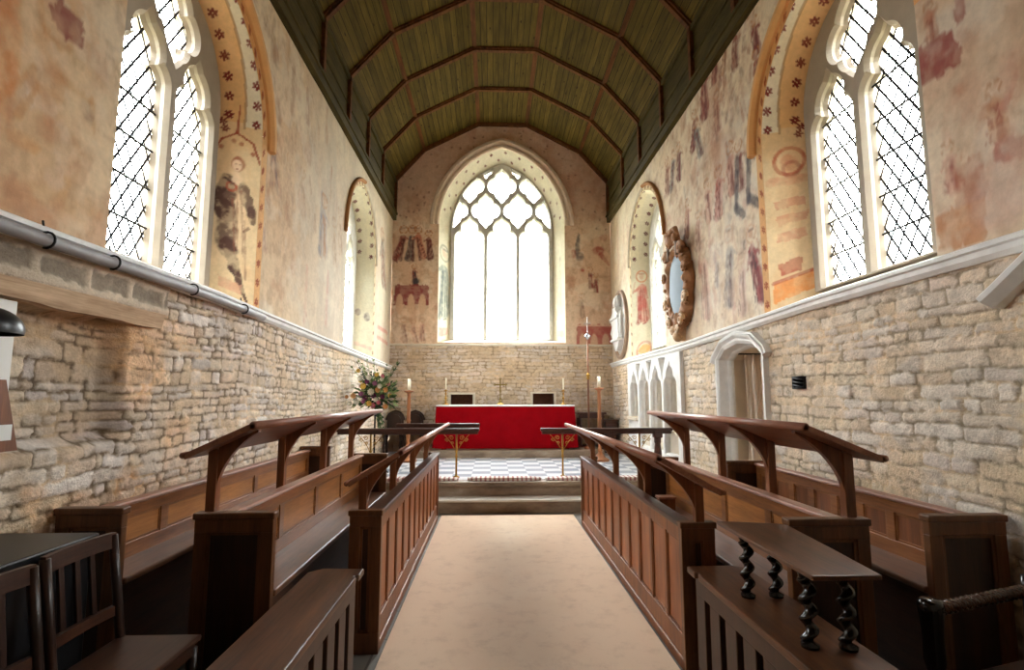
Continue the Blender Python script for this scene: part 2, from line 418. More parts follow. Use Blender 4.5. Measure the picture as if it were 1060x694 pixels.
def quatre(c, a, b): 
    return lobes(c, [(a*.5, 0, a*.5), (-a*.5, 0, a*.5), (0, b*.5, b*.46), (0, -b*.5, b*.46)], [(PI/2, b*1.16, b*1.1), (-PI/2, b*1.16, b*1.1)])
def light_head(c, w, z0, zs, rise):
    top = lobes((c, zs), [(w*.48, w*.05, w*.54), (-w*.48, w*.05, w*.54), (0, rise*.52, rise*.36)], [(PI/2, rise, rise*1.3)], 40, 0, PI)
    top = [(min(max(u, c-w), c+w), z) for u, z in top]
    return clean([(c+w, z0), (c+w, zs-w*.25)]+top+[(c-w, zs-w*.25), (c-w, z0)])
def mesh2d(polys_out, holes, extra=()):
    """triangulates a region with holes; returns verts, faces (tuples)"""
    vs = []; es = []
    for p in [polys_out]+list(holes):
        o = len(vs); n = len(p); vs += [Vector(q) for q in p]; es += [(o+i, o+(i+1) % n) for i in range(n)]
    for ln in extra:
        o = len(vs); vs += [Vector(q) for q in ln]; es += [(o+i, o+i+1) for i in range(len(ln)-1)]
    return vs, es
def cdt(vs, es, outer, holes):
    r = delaunay_2d_cdt(vs, es, [], 0, 1e-5)
    V = np.array([tuple(v) for v in r[0]]); Fc = np.array([tuple(f) for f in r[2]])
    c = V[Fc].mean(1); keep = inside(outer, c[:, 0], c[:, 1])
    for h in holes: keep &= ~inside(h, c[:, 0], c[:, 1])
    return V, Fc[keep]

# maps from wall coordinates (u along, z up, d outwards into the wall) to the world
MP = {'L': lambda u, z, d: (XL-d, u, z), 'R': lambda u, z, d: (XR+d, u, z), 'E': lambda u, z, d: (u, YE+d, z)}

# ------------------------------------------------------------------ masonry
def stones(u, z, seed, hmin=.045, hmax=.105, wmin=.08, wmax=.36, relief=.018):
    rg = np.random.RandomState(seed); N = len(u)
    uu = u+.035*(vn(u*4, z*5, seed)-.5)+.018*(vn(u*17, z*17, seed+1)-.5)
    zz = z+.07*(vn(u*.8, z*.5, seed+2)-.5)+.03*(vn(u*3.1, z*2.5, seed+3)-.5)+.014*(vn(u*14, z*14, seed+4)-.5)
    zb = np.cumsum(rg.uniform(hmin, hmax, 90))-.3
    k = np.clip(np.searchsorted(zb, zz)-1, 0, 88); dz = np.minimum(zz-zb[k], zb[k+1]-zz)
    r1 = np.zeros(N); r2 = np.zeros(N); du = np.zeros(N); r3 = np.zeros(N)
    for row in range(89):
        i = np.nonzero(k == row)[0]
        ub = np.cumsum(rg.uniform(wmin, wmax, 90)*np.where(rg.rand(90) < .25, .5, 1))-5-rg.rand()*.4; a = rg.rand(90); b = rg.rand(90); c = rg.rand(90)
        if not len(i): continue
        j = np.clip(np.searchsorted(ub, uu[i])-1, 0, 88); du[i] = np.minimum(uu[i]-ub[j], ub[j+1]-uu[i]); r1[i] = a[j]; r2[i] = b[j]; r3[i] = c[j]
    e = np.minimum(dz, du)-(.35*np.maximum(0, .03-np.hypot(dz, du)))
    e = e+(fbm(u*28, z*28, seed+6, 2)-.5)*.012
    m = sst(.001, .010, e)
    m = m*(1-.6*sst(.48, .64, fbm(u*2.6, z*3.6, seed+31, 4)))
    disp = m*relief*(.15+.85*r1)+(fbm(u*13, z*17, seed+7, 4)-.5)*.022*m+(vn(u*1.2, z*1.3, seed+8)-.5)*.03
    pal = np.array([lin(c) for c in [(230, 216, 200), (220, 204, 186), (226, 216, 206), (212, 190, 166), (210, 198, 186), (224, 206, 180), (218, 204, 194)]])
    col = pal[(r2*6.99).astype(int)]*(.84+.26*r3)[:, None]
    mort = np.array(lin((214, 186, 150)))*(.85+.3*vn(u*3, z*3, seed+11))[:, None]
    dark = np.array(lin((84, 66, 48)))
    ck = (1-sst(.001, .011, e))*sst(.34, .50, fbm(u*5, z*7, seed+9, 3)); ck = np.maximum(ck, (1-sst(.0, .012, np.abs(fbm(u*3.1, z*6.5, seed+19, 4)-.5)*.6))*sst(.5, .62, fbm(u*2, z*3, seed+23, 3))*.7)
    col = mort+(col-mort)*m[:, None]; col = col+(dark-col)*(ck*.85)[:, None]
    g = fbm(u*20, z*26, seed+12, 3); col = col*(.74+.5*g)[:, None]
    w = sst(.45, .7, fbm(u*1.1, z*1.4, seed+13, 3))*.45; col = col+(col*np.array([1.06, .94, .80])-col)*w[:, None]
    return disp, col
def plaster(P, seed, c1=(222, 200, 168), c2=(196, 164, 128), c3=(206, 196, 180)):
    a = fbm(P.u*.8, P.z*.9, seed, 5); b = fbm(P.u*2.6, P.z*2.2, seed+3, 5); c = fbm(P.u*7, P.z*5, seed+5, 4)
    P.base(c1); P.lay(sst(.38, .72, a)*.75, c2); P.lay(sst(.52, .60, fbm(P.u*1.7, P.z*1.9, seed+21, 5))*.40, (232, 220, 198)); P.lay(sst(.5, .75, fbm(P.u*13, P.z*11, seed+25, 3))*.35, (166, 130, 100)); P.lay(sst(.5, .75, b)*.55, c3); P.lay(sst(.56, .8, c)*.4, (168, 128, 96))
    P.lay(sst(.60, .74, fbm(P.u*4, P.z*3.4, seed+9, 5))*.35, (178, 112, 80))
    ln = np.abs(fbm(P.u*2.2, P.z*2.2, seed+15, 3)-.5); P.lay((1-sst(.0, .012, ln))*.3, (150, 112, 84))

def zstr(side, u):
    xs, ys = {'L': ([-4, 2.5, 4.1, 11.8], [2.27, 2.29, 2.31, 2.155]), 'R': ([-4, 4.3, 7.4, 11.8], [2.275, 2.275, 2.205, 2.215]), 'E': ([-3, 3], [2.655, 2.645])}[side]
    return np.interp(u, xs, ys)
def build_wall(name, side, outer, holes, us, zs, paint, carve=None, seed=1, relief=.018, stonekw={}):
    lo, hi = min(p[0] for p in outer), max(p[0] for p in outer)
    sl = [(u, float(zstr(side, u))) for u in np.linspace(lo, hi, 60)]
    vs, es = mesh2d(outer, holes, [sl])
    U, Z = np.meshgrid(us, zs); U = U.ravel(); Z = Z.ravel()
    rg = np.random.RandomState(3); U = U+rg.uniform(-.003, .003, U.shape); Z = Z+rg.uniform(-.003, .003, Z.shape)
    k = inside(outer, U, Z)
    for h in holes: k &= ~inside(h, U, Z)
    vs += [Vector((a, b)) for a, b in zip(U[k], Z[k])]
    V, Fc = cdt(vs, es, outer, holes)
    u, z = V[:, 0], V[:, 1]; st = z < zstr(side, u)+1e-4
    P = Paint(u, z); paint(P)
    disp, sc = stones(u, z, seed, relief=relief, **stonekw)
    if carve is not None: disp, sc = carve(u, z, disp, sc)
    col = np.where(st[:, None], sc, P.c)
    fade = np.ones(len(u))
    for h in holes:
        hp = np.array(h); q = np.nonzero((u > hp[:, 0].min()-.2) & (u < hp[:, 0].max()+.2) & (z > hp[:, 1].min()-.2) & (z < hp[:, 1].max()+.2))[0]
        if len(q):
            dd = np.full(len(q), 9.)
            for a, b in zip(hp, np.roll(hp, -1, 0)):
                e = b-a; l2 = e@e+1e-12; t = np.clip(((u[q]-a[0])*e[0]+(z[q]-a[1])*e[1])/l2, 0, 1); dd = np.minimum(dd, np.hypot(u[q]-a[0]-e[0]*t, z[q]-a[1]-e[1]*t))
            fade[q] = np.minimum(fade[q], sst(.01, .14, dd))
    d = np.where(st, -disp, -(fbm(u*1.5, z*1.5, 4, 4)-.5)*.012*fade)
    X = np.empty((len(u), 3))
    if side == 'L': X[:] = np.c_[XL-d, u, z]
    elif side == 'R': X[:] = np.c_[XR+d, u, z]
    else: X[:] = np.c_[u, YE+d, z]
    me = bpy.data.meshes.new(name); me.vertices.add(len(u)); me.vertices.foreach_set('co', X.ravel())
    me.loops.add(len(Fc)*3); me.loops.foreach_set('vertex_index', Fc.ravel()); me.polygons.add(len(Fc))
    me.polygons.foreach_set('loop_start', np.arange(0, len(Fc)*3, 3)); me.polygons.foreach_set('loop_total', np.full(len(Fc), 3))
    cz = V[Fc].mean(1); mi = (cz[:, 1] < zstr(side, cz[:, 0])).astype(int); me.polygons.foreach_set('material_index', mi)
    me.polygons.foreach_set('use_smooth', np.ones(len(Fc), bool)); me.update(calc_edges=True)
    me.materials.append(M['plaster']); me.materials.append(M['stone']); wcol(me, col)
    o = bpy.data.objects.new(name, me); COL.objects.link(o); return structure(o)

def grid_loft(name, side, A, B, dA, dB, nt, paint, parent, mat='plaster'):
    """dense painted band between outline A (depth dA) and outline B (depth dB); paint sees t across and s along"""
    A = dense(A); B = dense(B, len(A)); n = len(A); vs = []; T = []; S = []; s = 0
    for i in range(n):
        if i: s += .5*(math.dist(A[i], A[i-1])+math.dist(B[i], B[i-1]))
        w = math.hypot(math.dist(A[i], B[i]), dB-dA)
        for j in range(nt+1):
            f = j/nt; vs.append(MP[side](A[i][0]+(B[i][0]-A[i][0])*f, A[i][1]+(B[i][1]-A[i][1])*f, dA+(dB-dA)*f)); T.append(w*f); S.append(s)
    fs = [(i*(nt+1)+j, i*(nt+1)+j+1, (i+1)*(nt+1)+j+1, (i+1)*(nt+1)+j) for i in range(n-1) for j in range(nt)]
    m = MB(); m.add(vs, fs, True); o = m.build(name, mat, parent, fix=False)
    P = Paint(T, S); paint(P, s); wcol(o.data, P.c); return o
def dense(p, n=None):
    L = [0]
    for a, b in zip(p, p[1:]): L.append(L[-1]+math.dist(a, b))
    n = n or int(L[-1]/.011)+2
    q = np.linspace(0, L[-1], n); return list(zip(np.interp(q, L, [a[0] for a in p]), np.interp(q, L, [a[1] for a in p])))
def dense_pair(A, B):
    return A, B
def tracery(name, side, outer, holes, d0, d1, d2, ch, mat, parent):
    """stone pierced by openings: chamfered towards the room (d0), narrowest at the glass (d1), chamfered outwards (d2)"""
    holes = [clean(h) for h in holes]; fr = [offset(h, ch) for h in holes]; m = MB(); f = MP[side]; outer = clean(outer)
    fr = [clip_convex(q, offset(outer, -.012)) for q in fr]; keep = [(h, q) for h, q in zip(holes, fr)]
    for dd in (d0, d2):
        vs, es = mesh2d(outer, fr); V, Fc = cdt(vs, es, outer, fr)
        m.add([f(a, b, dd) for a, b in V], [tuple(int(i) for i in t) for t in Fc])
    n = len(outer); m.add([f(a, b, d0) for a, b in outer]+[f(a, b, d2) for a, b in outer], [(i, (i+1) % n, n+(i+1) % n, n+i) for i in range(n)])
    for h in holes:
        q = offset(h, ch); c = [clip_convex([p], [(0, 0)]) if 0 else p for p in q]; n = len(h)
        for dd in (d0, d2):
            mid = offset(h, ch*.45); dm = d1+(dd-d1)*.45
            for (a, da), (b, db) in (((h, d1), (mid, d1+(dd-d1)*.32)), ((mid, d1+(dd-d1)*.62), (q, dd)), ((mid, d1+(dd-d1)*.32), (mid, d1+(dd-d1)*.62))):
                m.add([f(*p, da) for p in a]+[f(*p, db) for p in b], [(i, (i+1) % n, n+(i+1) % n, n+i) for i in range(n)])
    return m.build(name, mat, parent)
def pane(name, side, poly, d, mat, parent):
    poly = clean(poly); f = MP[side]
    me = bpy.data.meshes.new(name); me.from_pydata([f(a, b, d) for a, b in poly], [], [tuple(range(len(poly)))])
    uv = me.uv_layers.new(name='UVMap')
    for l in me.loops: uv.data[l.index].uv = poly[l.vertex_index]
    me.materials.append(M[mat]); o = bpy.data.objects.new(name, me); COL.objects.link(o); o.parent = parent; return o
def sweep2d(name, side, path, prof, mat, parent=None):
    """moulding: prof = [(out, d)...] offsets away from the opening and depth, swept along an outline"""
    m = MB(); rows = []
    n = len(path)
    for i, p in enumerate(path):
        a, b = path[max(0, i-1)], path[min(n-1, i+1)]; tx, tz = b[0]-a[0], b[1]-a[1]; l = math.hypot(tx, tz); nx, nz = tz/l, -tx/l
        rows.append([MP[side](p[0]+nx*o, p[1]+nz*o, d) for o, d in prof])
    k = len(prof); vs = [q for r in rows for q in r]
    fs = [(i*k+j, i*k+(j+1) % k, (i+1)*k+(j+1) % k, (i+1)*k+j) for i in range(n-1) for j in range(k)]
    fs += [tuple(range(k)), tuple(range((n-1)*k, n*k))[::-1]]
    m.add(vs, fs); return m.build(name, mat, parent)

# ------------------------------------------------------------------ outlines of the openings
W = {  # name: side, centre, half width at the wall face, sill, spring, arc offset, inner half, inner sill, inner spring, depth
 'window_1': ('L', 4.10, .97, 2.30, 3.95, .115, .70, 2.46, 4.12, .35),
 'window_2': ('R', 4.02, .97, 2.29, 3.95, .115, .70, 2.45, 4.12, .35),
 'window_3': ('L', 9.10, .97, 2.23, 4.03, .115, .70, 2.38, 4.20, .35),
 'window_4': ('R', 9.10, .97, 2.23, 4.03, .115, .70, 2.38, 4.20, .35),
 'window_5': ('E', .195, 1.41, 2.70, 5.38, .474, 1.17, 2.80, 5.38, .40)}
def w_face(k): s, c, h, z0, zs, co, hi, zi, zsi, d = W[k]; return arch(c, h, z0, zs, co)
DOOR = [(6.17, 0.0), (6.17, 1.93), (6.0, 2.045), (5.66, 2.09), (5.32, 2.045), (5.15, 1.93), (5.15, 0.0)]
SED = [(10.30, .62), (10.30, 2.14), (7.38, 2.14), (7.38, .62)]
NICHE = [[(-.90, 1.28), (-.90, 1.57), (-.43, 1.57), (-.43, 1.28)], [(.87, 1.28), (.87, 1.59), (1.32, 1.59), (1.32, 1.28)]]
VENT = [(4.64, 1.575), (4.64, 1.68), (4.47, 1.68), (4.47, 1.575)]
def offs_rect(p, d): return offset(p, d)

def ugrid():
    u = [-3.55]; 
    while u[-1] < YE-.03: u.append(u[-1]+(.25 if u[-1] < 2.0 else .0135+.0035*max(0, u[-1]-2.3)))
    return np.array(u)
UG = ugrid()
ZG_low = np.arange(.02, 2.34, .0155); ZG_up = np.arange(2.36, 5.55, .024)
ZG = np.concatenate([np.arange(.02, .45, .05), np.arange(.46, 2.36, .0142), np.arange(2.38, 5.55, .026)])

def U_(side, px, py):
    if side == 'E': q = hit(px, py, 'Y', YE); return (q.x, q.z)
    q = hit(px, py, 'X', XL if side == 'L' else XR); return (q.y, q.z)
def S(P, side, base, head, robe, under, **k):
    b = U_(side, *base); t = U_(side, *head); h = abs(t[1]-b[1])/.93; P.saint(b[0], b[1], h, robe, under, lean=t[0]-b[0], **{'wd': 1.0 if side == 'E' else 1.6, **k})
DR, PK, GY, TN, DK, OR = (132, 44, 40), (196, 124, 106), (112, 108, 108), (186, 138, 98), (84, 60, 56), (214, 150, 84)

def smudges(P, side, x0, x1, y0, y1, n, cols, al, seed, w=(.02, .07), h=(.08, .30)):
    rg = np.random.RandomState(seed)
    for _ in range(n):
        a = U_(side, rg.uniform(x0, x1), rg.uniform(y0, y1)); c = cols[rg.randint(len(cols))]; hh = rg.uniform(*h); ww = rg.uniform(*w)
        P.cap(a, (a[0]+rg.uniform(-.08, .08), a[1]+hh), ww, ww*rg.uniform(.4, 1), c, al*rg.uniform(.5, 1), .6)
def paint_left(P):
    plaster(P, 11, (222, 196, 160), (204, 166, 126), (222, 210, 188))
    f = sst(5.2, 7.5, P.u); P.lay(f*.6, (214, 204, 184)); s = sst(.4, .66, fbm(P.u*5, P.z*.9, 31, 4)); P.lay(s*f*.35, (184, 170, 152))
    n = 1-sst(2.7, 3.2, P.u); P.lay(n*.3, (214, 172, 122)); P.lay(n*sst(.52, .7, fbm(P.u*3, P.z*3, 33, 4))*.5, (180, 110, 62))
    smudges(P, 'L', 285, 350, 40, 300, 60, [(176, 146, 126), (186, 128, 100), (160, 140, 128), (150, 100, 80)], .32, 3)
    smudges(P, 'L', 5, 105, 0, 220, 34, [(206, 150, 96), (226, 206, 180), (176, 124, 90)], .4, 9, (.03, .10), (-.1, .2))
    P.poly([U_('L', *q) for q in ((50, 2), (62, -8), (70, 10), (86, 22), (86, 54), (66, 34), (56, 18))], DR, .8, .35)
    for a, b in (((42, 0), (46, 28)), ((46, 28), (62, 48)), ((62, 48), (74, 52)), ((0, 30), (14, 90)), ((0, 100), (36, 70)), ((60, 80), (95, 105)), ((95, 105), (98, 135)), ((18, 120), (40, 90))):
        P.cap(U_('L', *a), U_('L', *b), .03, .02, (190, 132, 74), .55, .5)
    P.blob(U_('L', 90, 115), .07, .06, (128, 92, 76), .5, .6); P.blob(U_('L', 4, 60), .10, .45, (204, 120, 50), .55, .5)
    P.blob(U_('L', 25, 148), .12, .05, (206, 140, 70), .5, .5); P.blob(U_('L', 60, 205), .22, .06, (196, 146, 90), .3, .5)
    for q, h, c in (((297, 50), .55, TN), ((303, 92), .5, (150, 96, 70)), ((318, 108), .35, DR), ((338, 128), .4, (170, 120, 90)), ((283, 40), .4, (150, 110, 84))):
        a = U_('L', *q); P.cap((a[0], a[1]+h/2), (a[0]+.03, a[1]-h/2), .05, .09, c, .4, .7)
    S(P, 'L', (283, 200), (284, 135), (168, 104, 84), GY, al=.45, wear=.7)
    S(P, 'L', (273, 262), (273, 228), (186, 140, 130), (150, 120, 110), al=.35, wear=.7)
    S(P, 'L', (333, 268), (336, 205), (160, 150, 150), (184, 126, 84), al=.6, wear=.5)
    P.cap(U_('L', 333, 200), U_('L', 331, 262), .05, .07, (120, 128, 140), .5, .6)
    for x, y in ((300, 180), (314, 195), (346, 246), (352, 235)): S(P, 'L', (x, y+30), (x, y-18), (196, 164, 132), (168, 138, 120), al=.35, wear=.7)
    for x in (316, 338): a = U_('L', x, 320); P.cap((a[0], a[1]+.5), (a[0], a[1]-.2), .05, .07, (196, 130, 120), .35, .8)
    S(P, 'L', (397, 300), (396, 240), (104, 92, 88), (150, 90, 76), al=.6); P.blob(U_('L', 396, 250), .2, .15, (120, 98, 92), .5, .7)
    for a, b in (((391, 338), (401, 345)), ((391, 349), (401, 356))): P.cap(U_('L', *a), U_('L', *b), .05, .05, (196, 96, 84), .7, .4)
def paint_right(P):
    plaster(P, 71, (226, 208, 182), (212, 180, 150), (226, 218, 206))
    k = (1-sst(0, .5, np.abs(P.u-6.0)))*sst(3.6, 4.2, P.z)*(1-sst(5.2, 5.4, P.z)); P.lay(k*sst(.40, .6, fbm(P.u*4, P.z*1.6, 77, 4))*.5, (168, 104, 78))
    f = sst(8, 10, P.u); P.lay(f*.4, (218, 208, 180))
    n = (1-sst(4.9, 5.0, P.u)); P.lay((1-sst(2.6, 3.2, P.u))*.35, (212, 178, 146))
    smudges(P, 'R', 722, 795, 15, 130, 90, [(150, 76, 58), (122, 56, 48), (176, 112, 84), (106, 62, 56)], .55, 4, (.02, .06), (.05, .22))
    smudges(P, 'R', 690, 765, 100, 235, 80, [(170, 100, 80), (150, 84, 70), (196, 146, 124), (120, 96, 92)], .42, 5, (.02, .06), (.05, .22))
    smudges(P, 'R', 672, 795, 235, 320, 40, [(206, 160, 140), (180, 150, 140), (196, 130, 116)], .35, 6)
    smudges(P, 'R', 945, 1058, 5, 250, 46, [(206, 160, 134), (190, 130, 100), (228, 212, 190)], .4, 7, (.03, .09), (-.1, .2))
    P.poly([U_('R', *q) for q in ((946, 52), (986, 28), (996, 64), (951, 94))], (150, 54, 48), .85, .3)
    P.poly([U_('R', *q) for q in ((985, 0), (998, -6), (1000, 20), (988, 24))], (156, 60, 50), .7, .4)
    S(P, 'R', (962, 45), (960, 4), (190, 120, 90), (150, 84, 66), al=.6, d=-1)
    S(P, 'R', (1030, 150), (1027, 88), (196, 146, 108), (164, 92, 74), al=.65, d=-1); P.cap(U_('R', 1038, 110), U_('R', 1052, 78), .04, .02, (200, 140, 118), .7, .4)
    P.poly([U_('R', *q) for q in ((1024, 152), (1066, 134), (1066, 166), (1036, 168))], (170, 86, 70), .7, .5)
    S(P, 'R', (986, 205), (980, 150), (198, 140, 120), (160, 96, 84), al=.6, d=-1)
    P.poly([U_('R', *q) for q in ((988, 170), (1012, 158), (1024, 184), (1020, 205), (990, 214))], (170, 100, 72), .65, .5)
    P.poly([U_('R', *q) for q in ((968, 222), (1020, 204), (1022, 244), (972, 264))], (188, 116, 56), .7, .4)
    P.blob(U_('R', 1040, 200), .22, .25, (206, 168, 150), .5, .5)
    top = [((782, 60), (780, 20), DR, .8), ((783, 100), (782, 52), (160, 80, 60), .7), ((738, 90), (740, 40), (150, 70, 54), .55), ((748, 78), (750, 36), TN, .5), ((760, 75), (760, 30), (150, 84, 66), .5),
           ((728, 128), (728, 70), (146, 64, 54), .65), ((742, 140), (741, 96), (170, 110, 88), .5), ((716, 160), (718, 116), DR, .65), ((724, 165), (720, 125), GY, .6),
           ((702, 190), (702, 150), (124, 60, 56), .6), ((690, 205), (690, 165), (160, 110, 92), .55), ((694, 200), (696, 158), GY, .55), ((756, 205), (755, 150), (186, 128, 110), .55), ((766, 200), (764, 148), (150, 92, 80), .55),
           ((742, 230), (743, 175), (180, 96, 84), .55), ((733, 232), (731, 188), (196, 140, 120), .5), ((778, 168), (778, 120), (186, 150, 130), .4),
           ((710, 250), (711, 208), (190, 130, 108), .5), ((680, 240), (681, 205), (184, 120, 104), .5), ((722, 262), (722, 220), (190, 140, 124), .4)]
    for b, t, c, al in top: S(P, 'R', b, t, c, (108, 56, 50), al=min(.95, al*1.35), d=-1, wear=.42)
    for b, t, c, al in (((753, 322), (754, 238), (150, 146, 146), .5), ((787, 316), (777, 238), (148, 52, 58), .85), ((741, 300), (742, 262), (178, 166, 160), .4), ((730, 335), (727, 250), (200, 150, 132), .4), ((768, 330), (767, 262), (200, 160, 146), .35)):
        S(P, 'R', b, t, c, (96, 60, 60), al=min(.9, al*1.1), d=-1, wear=.4, wd=1.15, halo=(206, 170, 140)); P.cap(U_('R', b[0]-1, b[1]-35), U_('R', b[0]+2, b[1]), .07, .015, c, al*.8, .4)
    S(P, 'R', (771, 258), (770, 246), (60, 60, 70), DK, al=.3)
    for a, b in (((763, 165), (762, 214)), ((762, 216), (770, 222)), ((775, 160), (775, 204)), ((775, 206), (787, 210))):
        P.cap(U_('R', *a), U_('R', *b), .07, .055, (70, 66, 74), .85, .25)
    for x in (640, 646, 650): a = U_('R', x, 262); P.cap((a[0], a[1]+.6), (a[0], a[1]-.4), .06, .08, (190, 140, 120), .35, .7)
    P.blob(U_('R', 724, 275), .06, .2, (178, 80, 66), .5, .5)
def paint_east(P):
    plaster(P, 41, (222, 192, 162), (204, 166, 136), (226, 204, 176))
    P.lay(sst(5.3, 6.2, P.z)*.5, (200, 152, 128))
    rg = np.random.RandomState(5)
    for _ in range(170):
        a = rg.uniform(-2.2, 2.6); b = rg.uniform(5.0, 7.7); r = math.hypot(a-XC, b-5.4)
        if r > 1.75: P.blob((a, b), .028, .028, (112, 62, 54), .7, .2)
    for b, t, c, d in (((411, 272), (418, 236), DR, 1), ((424, 272), (427, 236), (70, 66, 70), 1), ((438, 270), (433, 236), (186, 110, 84), -1), ((446, 270), (444, 240), (120, 50, 46), -1)):
        S(P, 'E', b, t, c, (90, 44, 40), al=.9, d=d, wear=.35)
    S(P, 'E', (430, 296), (429, 275), (126, 50, 44), (58, 54, 58), al=.9, wear=.3)
    P.blob(U_('E', 430, 291), .11, .08, (54, 52, 56), .85, .3)
    for s, y0, y1, x0, x1 in ((1, 295, 316, 408, 443), (1, 336, 357, 597, 633)):
        c = (128, 34, 38) if x0 < 500 else (172, 78, 68); a = U_('E', x0, y0); b = U_('E', x1, y1)
        P.poly([(a[0], a[1]), (b[0], a[1]), (b[0], b[1]), (a[0], b[1])], c, .92, .2); w = (b[0]-a[0])/3
        for k in range(3): P.blob((a[0]+w*(k+.5), b[1]+.02), w*.34, (a[1]-b[1])*.55, (208, 170, 138), .95, .05, .15, .05)
    P.cap(U_('E', 597, 337), U_('E', 633, 337), .02, .02, (222, 190, 160), .8, .2)
    for b, t, c in (((419, 356), (418, 330), (150, 110, 92)), ((430, 356), (428, 332), (190, 130, 108)), ((437, 354), (437, 330), (186, 120, 104)), ((603, 330), (602, 305), (180, 150, 120))): S(P, 'E', b, t, c, (120, 80, 70), al=.45)
    P.cap(U_('E', 599, 243), U_('E', 597, 262), .03, .07, (78, 70, 74), .8, .3); P.blob(U_('E', 600, 266), .12, .12, (92, 80, 80), .75, .4)
    P.blob(U_('E', 619, 260), .17, .12, (160, 56, 50), .8, .4); P.cap(U_('E', 622, 264), U_('E', 630, 274), .07, .03, (164, 70, 60), .7, .4); P.blob(U_('E', 594, 262), .06, .14, (180, 100, 84), .6, .5)
    P.blob(U_('E', 624, 246), .1, .1, (178, 90, 80), .5, .6)
    for b, t in (((612, 300), (611, 278)), ((617, 304), (617, 284))): S(P, 'E', b, t, (120, 74, 66), DR, al=.7)
    P.blob(U_('E', 603, 280), .06, .05, (170, 70, 56), .8, .3); P.cap((-2.2, 3.95), (-1.35, 3.9), .012, .012, (170, 130, 100), .5, .5)

def carve_left(u, z, d, c):
    # blocked doorway under the lintel, big dressed blocks above it
    m = (1-sst(3.30, 3.42, u+.04*vn(z*6, z*0, 3)))*sst(1.22, 1.30, z)*(1-sst(1.93, 1.96, z)); d = d-m*.11
    c = c*(1-.12*m)[:, None]
    b = (z > 2.06) & (u < 3.75); q = (u*2.9+.3) % 1; e = np.minimum(np.minimum(q, 1-q)/2.9*1, np.minimum(z-2.085, 2.225-z))
    f = sst(.012, .028, e+(vn(u*20, z*20, 5)-.5)*.03); pl = np.array(lin((222, 204, 180))); st = np.array(lin((156, 142, 124)))
    cc = pl*(.85+.3*fbm(u*5, z*5, 3, 3))[:, None]; cc = cc+(st*(.7+.6*fbm(u*16, z*20, 6, 3))[:, None]-cc)*f[:, None]
    c = np.where(b[:, None], cc, c); d = np.where(b, .012+.014*(1-f)+(fbm(u*14, z*14, 8, 3)-.5)*.02, d)
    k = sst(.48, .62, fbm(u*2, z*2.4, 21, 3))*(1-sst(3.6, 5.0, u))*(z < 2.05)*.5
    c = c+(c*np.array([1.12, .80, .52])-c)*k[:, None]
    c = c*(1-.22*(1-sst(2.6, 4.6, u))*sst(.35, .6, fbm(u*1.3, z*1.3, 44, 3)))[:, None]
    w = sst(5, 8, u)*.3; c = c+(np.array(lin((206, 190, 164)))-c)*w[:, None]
    return d, c
def carve_right(u, z, d, c):
    w = .22+0*u; c = c+(np.array(lin((212, 198, 172)))-c)*w[:, None]; return d, c
def carve_east(u, z, d, c):
    c = c+(np.array(lin((190, 162, 130)))-c)*.4; c = c*(1-.15*sst(.3, .7, fbm(u*2, z*2, 61, 3)))[:, None]; return d, c

ZTL = 5.60
wl_holes = [w_face('window_1'), w_face('window_3')]
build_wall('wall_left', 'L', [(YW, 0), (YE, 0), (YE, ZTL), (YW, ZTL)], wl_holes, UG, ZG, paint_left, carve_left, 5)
build_wall('wall_right', 'R', [(YW, 0), (YE, 0), (YE, ZTL), (YW, ZTL)], [w_face('window_2'), w_face('window_4'), DOOR, SED, VENT], UG, ZG, paint_right, carve_right, 17, .018, dict(hmin=.055, hmax=.12, wmin=.10, wmax=.48))
PROF = [(-2.25, 6.33), (-1.57, 7.10), (-.36, 7.73), (.76, 7.73), (1.97, 7.10), (2.65, 6.33)]
EO = [(XR+.02, 0), (XR+.02, 6.33)]+PROF[::-1][1:-1]+[(XL-.02, 6.33), (XL-.02, 0)]
build_wall('wall_back', 'E', EO, [w_face('window_5')]+NICHE, np.arange(XL, XR, .022), np.concatenate([np.arange(.3, 1.0, .08), np.arange(1.0, 2.7, .018), np.arange(2.72, 7.8, .028)]), paint_east, carve_east, 29, .010, dict(hmin=.055, hmax=.10, wmin=.12, wmax=.34))
m = MB(); m.box(XL-.1, XR+.1, YW-.1, YW, 0, 7.9); structure(m.build('wall_front', 'dressed'))

